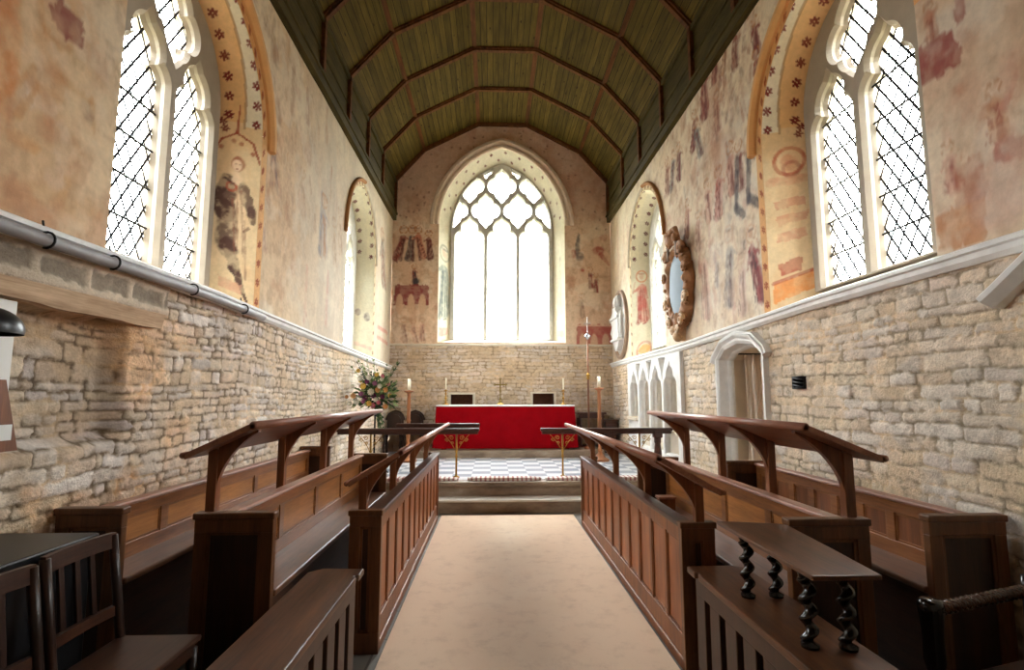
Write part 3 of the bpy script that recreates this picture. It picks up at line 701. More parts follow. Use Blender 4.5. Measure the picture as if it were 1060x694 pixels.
# ------------------------------------------------------------------ windows
def band_flowers(P, s0, s1, t, step, r, **k):
    q = s0
    while q < s1: P.flower((t, q), r, **k); q += step
def window(k, warm, kind):
    side, c, half, z0, zs, co, hi, zi, zsi, dep = W[k]
    root = empty(k, MP[side](c, z0, 0)); structure(root)
    def put(o):
        o.matrix_parent_inverse = Matrix.Translation(root.location).inverted(); return o
    face = arch(c, half, z0, zs, co, 30, 40); inner = arch(c, hi, zi, zsi, co, 30, 40); east = side == 'E'
    jamb = zs-z0
    def p_splay(P, L):
        P.base((232, 206, 164) if warm else (222, 214, 188)); P.lay(sst(.4, .7, fbm(P.u*5, P.z*3, 3, 4))*.4, (214, 170, 120) if warm else (204, 192, 160))
        ss = np.minimum(P.z, L-P.z); w = P.u.max()
        if east:
            rg = np.random.RandomState(2)
            for q in np.arange(2.8, L-2.8, .17):
                P.flower((w*(.3 if int(q/.17) % 2 else .7), q), .028, (120, 72, 64))
            for side_s, d in ((1, 1), (-1, 1)):
                P2 = Paint(P.u, ss if 1 else ss); 
            P.z, keep = ss, P.z
            left = keep > L/2
            sv = P.c.copy()
            P.saint(w*.5, .45, 1.75, (120, 132, 126), (96, 104, 104), .7, 0, 1, (150, 150, 130), .3)
            P.poly([(w*.2, .12), (w*.85, .12), (w*.85, .3), (w*.2, .3)], (216, 140, 130), .8, .2); lc = P.c.copy(); P.c = sv
            P.cap((w*.3, .5), (w*.4, 1.6), .03, .02, (200, 150, 140), .5, .5); P.cap((w*.6, .8), (w*.6, 1.9), .02, .03, (150, 150, 130), .5, .5); P.poly([(w*.3, .12), (w*.8, .12), (w*.8, .24), (w*.3, .24)], (222, 160, 150), .6, .3)
            P.c = np.where(left[:, None], lc, P.c); P.z = keep
            P.lay(sst(w*.93, w, P.u)*.8, (226, 214, 180))
        elif warm:
            P.lay(((ss > jamb+.05) & (P.u < w*.6))*.55, (226, 170, 104)); P.lay(((ss > jamb+.02) & (P.u > w*.62))*.9, (228, 220, 200))
            P.lay(((P.u > w*.58) & (P.u < w*.63) & (ss > jamb))*.6, (150, 112, 80))
            band_flowers(P, jamb+.12, L-jamb, w*.30, .175, .034); band_flowers(P, jamb+.05, L-jamb, w*.82, .17, .032)
            for q in ((.25, jamb-.02), (.2, jamb+.05)): P.flower((w*q[0], q[1]), .03)
            keep = P.z; P.z = ss
            if kind == 'angel':
                P.blob((w*.5, .78), w*.36, .62, (240, 216, 180), .6, .2, .5, .3)
                RB = (88, 58, 52)
                for p, q, r0, r1, al in (((.34, 1.10), (.28, .80), .085, .095, .9), ((.30, .84), (.44, .46), .095, .085, .85), ((.42, .50), (.58, .30), .075, .05, .9), ((.56, .32), (.86, .06), .05, .012, .95), ((.66, 1.08), (.80, .86), .055, .06, .85), ((.80, .90), (.84, .78), .05, .03, .8), ((.3, 1.12), (.2, .95), .04, .05, .8)):
                    P.cap((w*p[0], p[1]), (w*q[0], q[1]), r0, r1, RB, al, .62, .2, .5)
                for p, q in (((.52, 1.1), (.60, .5)), ((.60, 1.05), (.72, .45)), ((.70, .78), (.80, .25)), ((.46, .95), (.56, .45))): P.cap((w*p[0], p[1]), (w*q[0], q[1]), .012, .010, (150, 96, 76), .6, .5)
                P.blob((w*.52, 1.30), .072, .085, (170, 86, 58), .9, .2, .3, .1); P.blob((w*.50, 1.285), .050, .066, (240, 210, 178), 1.0, .05, .3, .05)
                P.cap((w*.46, 1.295), (w*.49, 1.295), .006, .006, (150, 96, 80), .5, 0); P.cap((w*.53, 1.295), (w*.56, 1.295), .006, .006, (150, 96, 80), .5, 0); P.cap((w*.49, 1.25), (w*.53, 1.25), .005, .005, (160, 70, 60), .8, 0)
                P.cap((w*.49, 1.2), (w*.50, 1.13), .03, .045, (240, 212, 180), .9, .1)
                P.ring((w*.42, 1.07), .04, .014, (180, 84, 60), .9); P.cap((w*.30, 1.14), (w*.46, 1.10), .012, .012, (60, 40, 40), .8, .2); P.cap((w*.78, .72), (w*.70, .68), .016, .012, (110, 60, 50), .8, .2)
                P.cap((w*.06, 1.38), (w*.2, 1.52), .012, .012, (160, 66, 44), .9, .1); P.cap((w*.2, 1.52), (w*.47, 1.60), .012, .012, (160, 66, 44), .9, .1); P.cap((w*.47, 1.60), (w*.5, 1.86), .016, .008, (160, 66, 44), .9, .1)
                P.cap((w*.47, 1.60), (w*.78, 1.52), .012, .012, (160, 66, 44), .9, .1); P.cap((w*.78, 1.52), (w*.92, 1.34), .014, .014, (160, 66, 44), .9, .1)
                for q in ((.2, 1.44), (.42, 1.52), (.56, 1.5), (.78, 1.42)): P.blob((w*q[0], q[1]), .028, .028, (170, 82, 56), .8, .2)
                P.cap((w*.03, 0.0), (w*.03, .5), .012, .012, (170, 90, 60), .7, .4)
                P.poly([(w*.3, .1), (w*.75, .1), (w*.75, .2), (w*.3, .2)], (220, 158, 130), .6, .4)
            else:
                P.blob((w*.45, 1.36), .09, .11, (206, 132, 100), .6, .4); P.ring((w*.45, 1.38), .13, .022, (190, 84, 54), .8); P.ring((w*.42, 1.30), .07, .02, (176, 96, 78), .6)
                P.cap((w*.15, 1.18), (w*.85, 1.2), .05, .05, (216, 140, 110), .5, .5)
                for q in (.98, .82, .66): P.poly([(w*.2, q-.05), (w*.75, q-.05), (w*.75, q+.04), (w*.2, q+.04)], (206, 118, 100), .5, .55)
                P.poly([(w*.35, .30), (w*.75, .30), (w*.75, .42), (w*.35, .42)], (176, 58, 50), .8, .3)
                P.poly([(w*.1, .08), (w*.95, .08), (w*.9, .24), (w*.15, .26)], (226, 140, 62), .8, .3); P.cap((w*.1, .26), (w*.9, .26), .02, .02, (176, 70, 56), .7, .3)
            P.z = keep
        else:
            P.lay(((ss > jamb) & (P.u > w*.6))*.5, (232, 222, 190)); band_flowers(P, jamb+.1, L-jamb, w*.3, .2, .032, c=(110, 60, 60)); band_flowers(P, jamb, L-jamb, w*.8, .2, .032, c=(110, 60, 60))
            keep = P.z; P.z = ss
            if side == 'R':
                P.saint(w*.5, .55, 1.05, (196, 110, 96), (160, 70, 62), .75, 0, 1, (206, 120, 80), .35); P.blob((w*.5, .95), .13, .2, (190, 96, 88), .6, .5)
                P.blob((w*.5, .10), .17, .09, (226, 170, 90), .8, .2)
                P.ring((w*.5, .08), .15, .025, (206, 120, 100), .6)
            else:
                P.blob((w*.3, .75), .08, .08, (120, 90, 96), .7, .5); P.blob((w*.7, .7), .07, .1, (100, 80, 90), .7, .5); P.cap((w*.1, .15), (w*.9, .15), .04, .04, (222, 160, 150), .5, .5)
            P.z = keep
    put(grid_loft('painted_splay', side, inner, face, dep, 0, 40 if not east else 24, p_splay, root))
    # sloping sill
    m = MB(); a = [MP[side](c+half, z0, 0), MP[side](c-half, z0, 0), MP[side](c-hi, zi, dep), MP[side](c+hi, zi, dep)]
    m.add(a, [(0, 1, 2, 3)]); put(m.build('sill', 'dressed', root))
    if not east:
        b = arch(c, half+.105, z0, zs, co, 30, 40)[:111]
        def p_band(P, L):
            P.base((230, 178, 120) if warm else (218, 200, 160)); P.lay(sst(.4, .7, fbm(P.u*6, P.z*3, 3, 4))*.4, (214, 184, 140))
            band_flowers(P, .1, L, .055, .185, .03, c=(168, 84, 52) if warm else (140, 90, 70))
        put(grid_loft('painted_border', side, arch(c, half, z0, zs, co, 30, 40)[:111], b, -.0015, -.008, 9, p_band, root))
        hp = arch_top(c, half+.10, zs-.03, co)
        if not warm: k_ = len(hp)//2; put(sweep2d('hood_mould', side, hp[:k_+1], [(0, .02), (0, -.02), (.02, -.035), (.05, -.02), (.05, .02)], 'dressed', root)); hp = hp[k_:]
        put(sweep2d('hood_mould', side, hp, [(0, .02), (0, -.035), (.03, -.07), (.075, -.07), (.10, -.04), (.10, .02)] if warm else [(0, .02), (0, -.03), (.02, -.05), (.045, -.05), (.06, -.03), (.06, .02)], 'ochre' if warm else M['hood2'], root))
    else:
        hp = arch_top(c, half, zs-.02, co)
        put(sweep2d('hood_mould', side, hp, [(0, .03), (0, -.03), (.04, -.05), (.07, -.02), (.10, -.02), (.13, -.085), (.19, -.085), (.21, -.05), (.21, .02)], M['pinkstone'], root))
    if east:
        mid = c; w, pt = .315, .745
        cl = arch(c, hi-.055, zi+.04, zsi, co)
        hs = [light_head(mid+q*pt, w, zi+.04, 5.14, .50) for q in (-1, 0, 1)]
        for (x, z) in [(-.5, 5.82), (.5, 5.82), (-1.5, 5.82), (1.5, 5.82), (0, 6.42), (-1, 6.42), (1, 6.42), (-.5, 7.02), (.5, 7.02)]:
            q = clip_convex(quatre((mid+x*pt, z), .315, .335), cl)
            if len(q) > 3: hs.append(q)
        hs = [h for h in (clip_convex(h, cl) for h in hs) if len(h) > 3]
        hs = [h for h in hs if abs(sum(h[i-1][0]*h[i][1]-h[i][0]*h[i-1][1] for i in range(len(h)))/2) > .004]
        put(tracery('tracery', side, inner, hs, dep-.05, dep+.06, dep+.16, .028, 'tracery', root))
        g = pane('glass', side, arch(c, hi-.01, zi+.01, zsi, co), dep+.06, 'glass_e', root); put(g)
        bars = np.arange(zi+.42, 5.3, .38)
    else:
        w = .245; cl = arch(c, hi-.09, zi+.05, zsi, co)
        hs = [light_head(c+q*.325, w, zi+.05, 3.86, .44) for q in (-1, 1)]
        q4 = clip_convex(quatre((c, 4.50), .27, .30), cl)
        hs.append(q4)
        hs = [clip_convex(h, cl) for h in hs]
        put(tracery('tracery', side, inner, hs, dep-.075, dep+.02, dep+.10, .048, 'tracery' if not warm else M['tracery_w'], root))
        m = None
        put(pane('glass', side, arch(c, hi-.02, zi+.01, zsi, co), dep+.02, 'glass', root))
        bars = np.arange(zi+.30, 3.95, .30)
    for b in bars:
        m = MB(); m.tube([MP[side](c-hi+.08, b, dep+.012), MP[side](c+hi-.08, b, dep+.012)], .009, 6)
        put(m.build('saddle_bar', 'iron', root))
    # sky portal for clean daylight sampling
    l = bpy.data.lights.new('daylight_portal', 'AREA'); l.shape = 'RECTANGLE'; l.cycles.is_portal = True
    H2 = (5.0 if not east else 7.0)-zi; l.size = hi*2; l.size_y = H2
    lo = bpy.data.objects.new('daylight_portal', l); COL.objects.link(lo)
    p = MP[side](c, zi+H2/2, dep+.2); d = Vector(MP[side](c, zi, 0))-Vector(MP[side](c, zi, 1))
    lo.matrix_world = Matrix.Translation(p) @ (d).to_track_quat('-Z', 'Z').to_matrix().to_4x4()
M['hood2'] = mat_plain('russet_limewash', (176, 122, 74), .85, .15, 7, 0, .3)
M['pinkstone'] = mat_plain('pinkish_cream_limewash', (214, 190, 166), .85, .12, 7, 0, .3)
M['tracery_w'] = mat_plain('cream_limewashed_stone', (172, 160, 144), .8, .10, 7, 0, .25)
window('window_1', True, 'angel'); window('window_2', True, 'panel'); window('window_3', False, ''); window('window_4', False, ''); window('window_5', False, '')

# ------------------------------------------------------------------ string courses, pipe, lintel
def string(name, side, u0, u1, prof, mat):
    m = MB(); us = np.linspace(u0, u1, 30); k = len(prof)
    vs = [MP[side](u, float(zstr(side, u))+z, -o) for u in us for o, z in prof]
    fs = [(i*k+j, i*k+(j+1) % k, (i+1)*k+(j+1) % k, (i+1)*k+j) for i in range(29) for j in range(k)]+[tuple(range(k)), tuple(range(29*k, 30*k))]
    m.add(vs, fs); return structure(m.build(name, mat))
sp = [(-.05, -.055), (.03, -.055), (.055, -.03), (.055, 0), (.075, .008), (.075, .03), (.03, .05), (-.05, .055)]
string('trim_1', 'L', YW, YE, sp, 'grey_stone'); string('trim_2', 'R', YW, YE, sp, 'grey_stone')
string('trim_3', 'E', XL, XR, [(-.05, -.02), (.025, -.02), (.035, 0), (.02, .02), (-.05, .02)], 'dressed')
m = MB(); m.tube([(XL+.085, u, float(zstr('L', u))-.038) for u in np.linspace(-1.5, 5.1, 12)], .032, 12)
pp = m.build('heating_pipe', 'pipe'); tag(pp, 'grey painted pipe running along the ledge under the left foreground window', 'pipe')
for u in (2.62, 3.08, 3.9, 4.7):
    z = float(zstr('L', u))-.035; m = MB(); m.tube([(XL+.085+.04*math.cos(a), u, z+.04*math.sin(a)) for a in np.linspace(-1.9, 1.9, 10)], .006, 6); m.tube([(XL+.07, u, z+.036), (XL+.05, u+.01, z+.10)], .005, 6)
    m.build('pipe_clip', 'iron', pp)
m = MB(); n = 26; vs = []; 
for i in range(n):
    u = 1.2+(3.62-1.2)*i/(n-1); j = lambda s: (vn(u*5, s)-.5)*.012
    vs += [(XL-.12, u, 1.955+j(1)), (XL+.055+j(2), u, 1.95+j(3)), (XL+.075+j(4), u, 2.045+j(5)), (XL-.12, u, 2.07)]
m.add(vs, [(i*4+j, i*4+(j+1) % 4, i*4+4+(j+1) % 4, i*4+4+j) for i in range(n-1) for j in range(4)]+[(0, 1, 2, 3), tuple(range(4*n-4, 4*n))]); structure(m.build('trim_4', 'timber'))

# ------------------------------------------------------------------ ceiling
me_v = []; me_f = []; uvs = []; acc = 0; m = MB()
me = bpy.data.meshes.new('ceiling'); V = []; Fs = []; UV = []
for (a, b) in zip(PROF, PROF[1:]):
    l = math.dist(a, b); o = len(V); V += [(a[0], YW, a[1]), (b[0], YW, b[1]), (b[0], YE+.02, b[1]), (a[0], YE+.02, a[1])]; Fs.append((o, o+1, o+2, o+3)); UV += [(acc, 0), (acc+l, 0), (acc+l, YE-YW), (acc, YE-YW)]; acc += l
me.from_pydata(V, [], Fs); ul = me.uv_layers.new(name='UVMap')
for i, q in enumerate(UV): ul.data[i].uv = q
me.materials.append(M['roof']); ceil = bpy.data.objects.new('ceiling', me); COL.objects.link(ceil); structure(ceil)
def inner_prof(d):
    out = []
    for i, p in enumerate(PROF):
        a = Vector(PROF[max(0, i-1)]); b = Vector(PROF[min(5, i+1)]); t = (b-a).normalized(); nrm = Vector((t.y, -t.x)); out.append((p[0]+nrm.x*d, p[1]+nrm.y*d))
    return out
for yr in [10.32-1.26*k for k in range(11)]+[11.74]:
    m = MB()
    for wd, dp in ((.062, .03), (.036, .058)):
        A = inner_prof(-.01); B = inner_prof(dp)
        for i in range(5):
            m.add([(A[i][0], yr-wd, A[i][1]), (A[i+1][0], yr-wd, A[i+1][1]), (A[i+1][0], yr+wd, A[i+1][1]), (A[i][0], yr+wd, A[i][1]),
                   (B[i][0], yr-wd, B[i][1]), (B[i+1][0], yr-wd, B[i+1][1]), (B[i+1][0], yr+wd, B[i+1][1]), (B[i][0], yr+wd, B[i][1])],
                  [(4, 5, 6, 7), (0, 1, 5, 4), (3, 2, 6, 7), (0, 4, 7, 3), (1, 5, 6, 2)])
    for x, s in ((XL, 1), (XR, -1)):
        m.box(min(x, x+s*.085), max(x, x+s*.085), yr-.04, yr+.04, 5.62, 6.36)
    m.build('rib', 'roof_rib', ceil)
for i in (1, 2, 3, 4):
    q = PROF[i]; s = 0; m = MB(); dx = .0
    m.prism([(q[0]-.05, q[1]-.004-(.03 if i in (1, 4) else .012)), (q[0]+.05, q[1]-.004-(.03 if i in (1, 4) else .012)), (q[0]+.03, q[1]+.03), (q[0]-.03, q[1]+.03)], 'Y', YW, YE); m.build('joint_moulding', 'roof_rib', ceil)
for x, s in ((XL, 1), (XR, -1)):
    m = MB()
    def bx(a, b, z0, z1): m.box(min(x+s*a, x+s*b), max(x+s*a, x+s*b), YW, YE-.001, z0, z1)
    bx(-.03, .035, 5.50, 6.42); bx(-.03, .075, 5.44, 5.56); bx(-.03, .10, 5.56, 5.60); bx(.0, .055, 5.90, 5.915); bx(-.03, .07, 6.28, 6.36)
    m.build('cornice', 'cornice', ceil)

# ------------------------------------------------------------------ floors
def slab(name, mat, *b): m = MB(); m.box(*b); return structure(m.build(name, mat))
slab('floor', 'flag', XL-.1, XR+.1, YW, Y1+.01, -.15, 0)
m = MB(); m.box(XL-.1, XR+.1, Y1+.025, Y2+.05, -.1, .14); structure(m.build('floor_step', 'step'))
m = MB(); m.box(XL-.1, XR+.1, Y1, Y2+.05, .14, Z1, .008); structure(m.build('floor_step_tread', 'step_top'))
m = MB(); m.box(XL-.1, XR+.1, Y2+.03, Y2+.24, -.1, Z2-.055); m.box(XL-.1, XR+.1, Y2-.005, Y2+.24, Z2-.06, Z2, .008); structure(m.build('floor_step', 'step'))
slab('floor_sanctuary', 'tiles', XL-.1, XR+.1, Y2+.238, YE+.1, -.1, Z2)
slab('floor_footpace', 'step', -1.75, 2.15, Y3, YE+.05, Z2, Z3)
m = MB(); m.box(-.645, 1.04, -3.2, 7.12, .0, .014, .004); tag(m.build('carpet_runner', 'carpet'), 'worn pinkish beige carpet runner along the central aisle between the stalls', 'carpet')
# ------------------------------------------------------------------ niches and doorways
def recess(name, side, poly, dep, mat, floor=None):
    f = MP[side]; m = MB(); n = len(poly)
    m.add([f(a, b, -.035) for a, b in poly]+[f(a, b, dep) for a, b in poly], [(i, (i+1) % n, n+(i+1) % n, n+i) for i in range(n)]+[tuple(range(n, 2*n))])
    return m.build(name, mat)
M['plaster_cream'] = mat_plain('cream_limewashed_plaster', (234, 218, 194), .9, .16, 3, 0, .3)
M['dark_hole'] = mat_plain('vent_shade_black', (26, 26, 30), .7, .3, 8, 0, .3)  # near-black colour stands in for the shade inside the vent hole
M['brick_in'] = mat_plain('reddish_brown_niche_back', (120, 78, 58), .9, .4, 26, 0, .4)
for k, q in enumerate(NICHE):
    structure(recess('wall_niche', 'E', q, .22, 'brick_in'))
    (a0, z0), (_, z1), (a1, _), _ = [q[0], q[1], q[2], q[3]]
    lo, hi = min(a0, a1), max(a0, a1)
    m = MB(); 
    outer = [(lo-.07, z0-.02), (hi+.07, z0-.02), (hi+.07, z1+.045), (lo-.07, z1+.045)]; inner = [(lo, z0-.02), (hi, z0-.02), (hi, z1), (lo, z1)]
    for (x0, x1, b0, b1) in ((lo-.055, lo, z0, z1), (hi, hi+.055, z0, z1), (lo-.055, hi+.055, z1, z1+.04)): m.box(x0, x1, YE-.035, YE+.03, b0, b1, .004)
    structure(m.build('trim_%d' % (5+k), 'dressed'))
# priest's doorway with a chamfered hood
dr = empty('door_1', (XR, 5.66, 0)); structure(dr)
def put(o, r): o.matrix_parent_inverse = Matrix.Translation(r.location).inverted(); return o
dpath = list(DOOR)
put(sweep2d('jamb', 'R', dpath, [(.005, .10), (-.05, .13), (-.055, .10), (-.045, .07), (-.03, .06), (-.02, .02), (-.01, -.03), (.02, -.05), (.055, -.05), (.055, .06)], 'grey_stone', dr), dr)
hood = [(6.26, 1.90), (6.225, 1.96), (6.01, 2.10), (5.66, 2.155), (5.31, 2.10), (5.095, 1.96), (5.06, 1.90)]
put(sweep2d('hood_mould', 'R', hood, [(-.02, .02), (-.02, -.05), (.01, -.08), (.03, -.085), (.035, -.065), (.055, -.065), (.06, -.04), (.06, .02)], 'grey_stone', dr), dr)
m = MB(); q = [(6.22, 0.0)]+dpath[1:6]+[(5.10, 0.0)]; f = MP['R']; n = len(q)
q = [(6.18, 0)]+dpath[1:6]+[(5.14, 0)]
m.add([f(a, b, .09) for a, b in q]+[f(a, b, .75) for a, b in q], [(i, (i+1) % n, n+(i+1) % n, n+i) for i in range(n)]+[tuple(range(n, 2*n))]); put(m.build('passage_lining', 'plaster_cream', dr), dr)
# curtain inside the doorway
M['curtain'] = mat_plain('beige_curtain_cloth', (240, 222, 204), .9, .12, 5, 0, .2)
m = MB(); N = 90; vs = []
for i in range(N+1):
    x = XR+.24+.40*i/N; y = 6.07+.018*math.sin(i*.55)+.008*math.sin(i*1.7)
    for z in (.03, .6, 1.2, 1.75, 1.99): vs.append((x, y+(.02*math.sin(i*.3+z*3)), z))
m.add(vs, [(i*5+j, i*5+5+j, i*5+6+j, i*5+1+j) for i in range(N) for j in range(4)], True); c = m.build('doorway_curtain', 'curtain', fix=False)
so = c.modifiers.new('thick', 'SOLIDIFY'); so.thickness = .006
m = MB(); m.tube([(XR+.14, 6.07, 2.0), (XR+.70, 6.07, 2.0)], .012, 8); m.build('curtain_rail', 'iron', c)
tag(c, 'beige curtain hanging inside the small doorway in the right wall', 'curtain')
# vent
structure(recess('wall_vent', 'R', VENT, .25, 'dark_hole'))
v = thing('vent_grille', 'small square black iron grille set in the right stone wall', 'grille', (XR, 4.555, 1.63))
m = MB(); m.tube([(-.03, -.082, -.05), (-.03, .082, -.05), (-.03, .082, .05), (-.03, -.082, .05)], .006, 6, closed=True); m.build('frame', 'iron', v)
for z in (-.03, .0, .03): m = MB(); m.tube([(-.03, -.08, z-.01), (-.03, .08, z+.01)], .007, 6); m.build('bar', 'iron', v)
# near right blocked arch (only its corner is in view)
hd = [(2.68, 1.975), (2.62, 2.01), (2.36, 2.18), (2.10, 2.26), (1.5, 2.20)]
structure(sweep2d('trim_7', 'R', hd, [(-.02, .02), (-.02, -.06), (.02, -.11), (.045, -.115), (.075, -.08), (.075, -.05), (.10, -.04), (.10, .02)], 'grey_stone'))
m = MB(); m.prism([(2.49, 0), (2.49, 1.94), (2.38, 2.06), (2.1, 2.14), (1.5, 2.12), (1.5, 0)], 'X', XR-.055, XR+.02); structure(m.build('trim_8', 'plaster_cream'))

# ------------------------------------------------------------------ sedilia arcade
sd = empty('trim_9', (XR, 8.84, .62)); structure(sd)
outer = SED
def ogee(c, w, z0, zs, rise): return light_head(c, w, z0, zs, rise)
cols = [7.50, 8.19, 8.88, 9.57, 10.17]     # mullion centres
hs = []
for a, b in zip(cols[:3], cols[1:4]): hs.append(ogee((a+b)/2, (b-a)/2-.075, .70, 1.62, .36))
hs.append(ogee((cols[3]+cols[4])/2, (cols[4]-cols[3])/2-.07, 1.17, 1.62, .32))
for a in cols[1:4]: hs.append([(a-.05, 1.98), (a, 1.80), (a+.05, 1.98), (a+.12, 2.08), (a, 2.085), (a-.12, 2.08)])
for a in (cols[0]+.36, cols[1]+.36, cols[2]+.36): pass
o = tracery('arcade', 'R', outer, hs, -.06, .04, .14, .035, 'grey_stone', sd); put(o, sd)
for a, b, zb in ((7.42, 9.55, .66), (9.60, 10.25, 1.12)):
    m = MB(); f = MP['R']; P4 = [(b, zb), (b, 2.12), (a, 2.12), (a, zb)]
    m.add([f(u, z, .10) for u, z in P4]+[f(u, z, .62) for u, z in P4], [(i, (i+1) % 4, 4+(i+1) % 4, 4+i) for i in range(4)]+[(4, 5, 6, 7)]); put(m.build('seat_recess', 'plaster_cream', sd), sd)
m = MB(); m.box(XR+.02, XR+.6, 7.42, 9.55, .66, .95); m.box(XR-.02, XR+.6, 7.42, 9.55, .95, 1.0, .01); put(m.build('stone_seat', 'dressed', sd), sd)
m = MB(); m.box(XR-.10, XR+.05, 9.62, 10.24, 1.09, 1.16, .012); put(m.build('piscina_sill', 'dressed', sd), sd)

# ------------------------------------------------------------------ wall monuments
M['gilt'] = mat_plain('brown_and_gilded_carved_wood', (158, 110, 70), .7, .45, 14, 0, .6)
M['gilt_l'] = mat_plain('pale_gilded_carving', (198, 160, 118), .5, .35, 20, 0, .6)
M['slate'] = mat_plain('blue_grey_slate', (112, 128, 140), .65, .12, 6, 0, .05)
M['marble'] = mat_plain('white_marble', (222, 220, 216), .35, .08, 4, 0, .15)
M['marble_d'] = mat_plain('brown_veined_marble', (162, 134, 112), .35, .25, 8, 0, .15)
cz, cy = 3.04, 7.30
c = thing('cartouche_monument', 'brown carved oval cartouche monument with a blue grey tablet high on the right wall', 'monument', (XR-.012, cy, cz))
def ringpts(a, b, n=64): return [(a*math.cos(2*PI*k/n), b*math.sin(2*PI*k/n)) for k in range(n)]
# carved surround: swelling ring of scrolls
m = MB(); vs = []; n = 160; k = 18
for i in range(n):
    t = 2*PI*i/n; bump = 1+.10*math.sin(11*t)+.06*math.sin(23*t+1)
    cu, cz_ = .355*math.cos(t), .50*math.sin(t)
    for j in range(k):
        g = 2*PI*j/k; rr = (.095*bump*(1+.12*math.sin(3*g+7*t))*(.8+.45*float(vn(t*7, g*2.2, 3))))*(1.15 if math.sin(t) < -.6 else 1)
        dx = -.03-rr*1.05*math.sin(g)*.8 if math.sin(g) > 0 else .0; o2 = rr*math.cos(g)
        vs.append((dx, cu+math.cos(t)*o2, cz_+math.sin(t)*o2))
m.add(vs, [(i*k+j, i*k+(j+1) % k, ((i+1) % n)*k+(j+1) % k, ((i+1) % n)*k+j) for i in range(n) for j in range(k)], True)
rgc = random.Random(3)
for k_ in range(80):
    t = rgc.uniform(0, 2*PI); rr = rgc.uniform(1.0, 1.22); q = rgc.uniform(.02, .042)
    m.ball((-.06-rgc.uniform(0, .04), .36*rr*math.cos(t), .50*rr*math.sin(t)), q, 1, (1, 1.3, .9), .15)
m.build('carved_surround', 'gilt', c)
m = MB(); m.add([(-.085-.04*(1-(r/8)**2), .30*r/8*math.cos(a), .44*r/8*math.sin(a)) for r in range(1, 9) for a in np.linspace(0, 2*PI, 40, endpoint=False)], [(r*40+i, r*40+(i+1) % 40, r*40+40+(i+1) % 40, r*40+40+i) for r in range(7) for i in range(40)]+[tuple(range(40))], True); m.build('tablet', 'slate', c)
def scroll(cu, cv, r, s=1, turns=1.6, w=.035, dx=-.12, a0=0):
    return [(dx-.02*k/24, cu+s*r*(1-k/30)*math.cos(a0+turns*2*PI*k/24), cv+r*(1-k/30)*math.sin(a0+turns*2*PI*k/24)) for k in range(25)]
for s in (-1, 1):
    for (a, b, r, w) in ((.30, .47, .085, .035), (.42, .18, .07, .03), (.40, -.22, .075, .03), (.24, -.50, .08, .03), (.12, .62, .07, .028), (.10, -.62, .06, .026)):
        m = MB(); m.tube(scroll(s*a, b, r, s), [w*(1-.5*q/24) for q in range(25)], 8); m.build('scroll', 'gilt_l' if b < 0 else 'gilt', c)
m = MB(); m.ball((-.13, 0, .66), .11, 2, (.8, 1.3, .8), .08); m.ball((-.12, 0, .78), .07, 2, (.8, 1.6, .7), .1)
for s in (-1, 1): m.ball((-.12, s*.14, .66), .08, 2, (.8, 1, 1.1), .1); m.tube([(-.12, s*.06, .80), (-.14, s*.18, .77), (-.12, s*.24, .66)], [.03, .04, .02], 8)

m.build('crest', 'gilt', c)
for s in (-1, 1): # two short columns above the tablet
    m = MB(); m.lathe([(.03, 0), (.022, .02), (.022, .17), (.032, .19)], (-.13, s*.17, .40), 10); m.build('colonnette', 'marble_d', c)
m = MB(); m.add([(-.16*math.sin(PI*j/8)*(1-i/10)**.6*(1.0), (.10*(1-i/10)**.5)*math.cos(PI*j/8), -.55-.24*i/10) for i in range(10) for j in range(9)], [(i*9+j, i*9+j+1, i*9+10+j, i*9+9+j) for i in range(9) for j in range(8)], True)
m.ball((-.09, 0, -.70), .07, 2, (1, .9, 1.2), .06); m.build('corbel', 'gilt_l', c)

c = thing('oval_monument', 'white marble oval wall monument beside the altar, nearest the east corner', 'monument', (XR, 10.95, 3.0))
m = MB(); vs = []; n = 80; k = 8
for i in range(n):
    t = 2*PI*i/n
    for j in range(k):
        g = 2*PI*j/k; vs.append((-.03-.04*math.sin(g) if math.sin(g) > 0 else .01, (.56+.05*math.cos(g))*math.cos(t), (.67+.05*math.cos(g))*math.sin(t)))
m.add(vs, [(i*k+j, i*k+(j+1) % k, ((i+1) % n)*k+(j+1) % k, ((i+1) % n)*k+j) for i in range(n) for j in range(k)], True); m.build('oval_frame', 'marble_d', c)
m = MB(); m.prism([(.54*math.cos(a), .65*math.sin(a)) for a in np.linspace(0, 2*PI, 60, endpoint=False)], 'X', -.02, .03); m.build('backing', 'marble', c)
m = MB(); m.box(-.14, -.01, -.26, .26, -.30, .10, .012); m.build('tablet', 'marble', c)
m = MB(); m.box(-.18, -.01, -.33, .33, .10, .15, .01); m.prism([(-.34, .15), (.34, .15), (.10, .28), (.16, .34), (-.16, .34), (-.10, .28)], 'X', -.15, -.01); m.build('cornice', 'marble', c)
m = MB(); m.box(-.17, -.01, -.32, .32, -.35, -.30, .01); m.prism([(-.28, -.35), (.28, -.35), (.06, -.55), (-.06, -.55)], 'X', -.12, -.01); m.build('apron', 'marble', c)
m = MB(); m.ball((-.10, 0, .45), .10, 2, (.7, 1, 1.3), .08); m.tube([(-.08, -.14, .36), (-.1, -.18, .46), (-.08, -.05, .58), (-.08, .05, .58), (-.1, .18, .46), (-.08, .14, .36)], .028, 8); m.build('urn', 'marble', c)
for s in (-1, 1):
    m = MB(); m.tube([(-.08, s*.30, -.28), (-.10, s*.40, -.15), (-.09, s*.34, .0), (-.1, s*.42, .10), (-.08, s*.36, .26)], [.03, .045, .03, .04, .02], 8); m.build('side_scroll', 'marble', c)

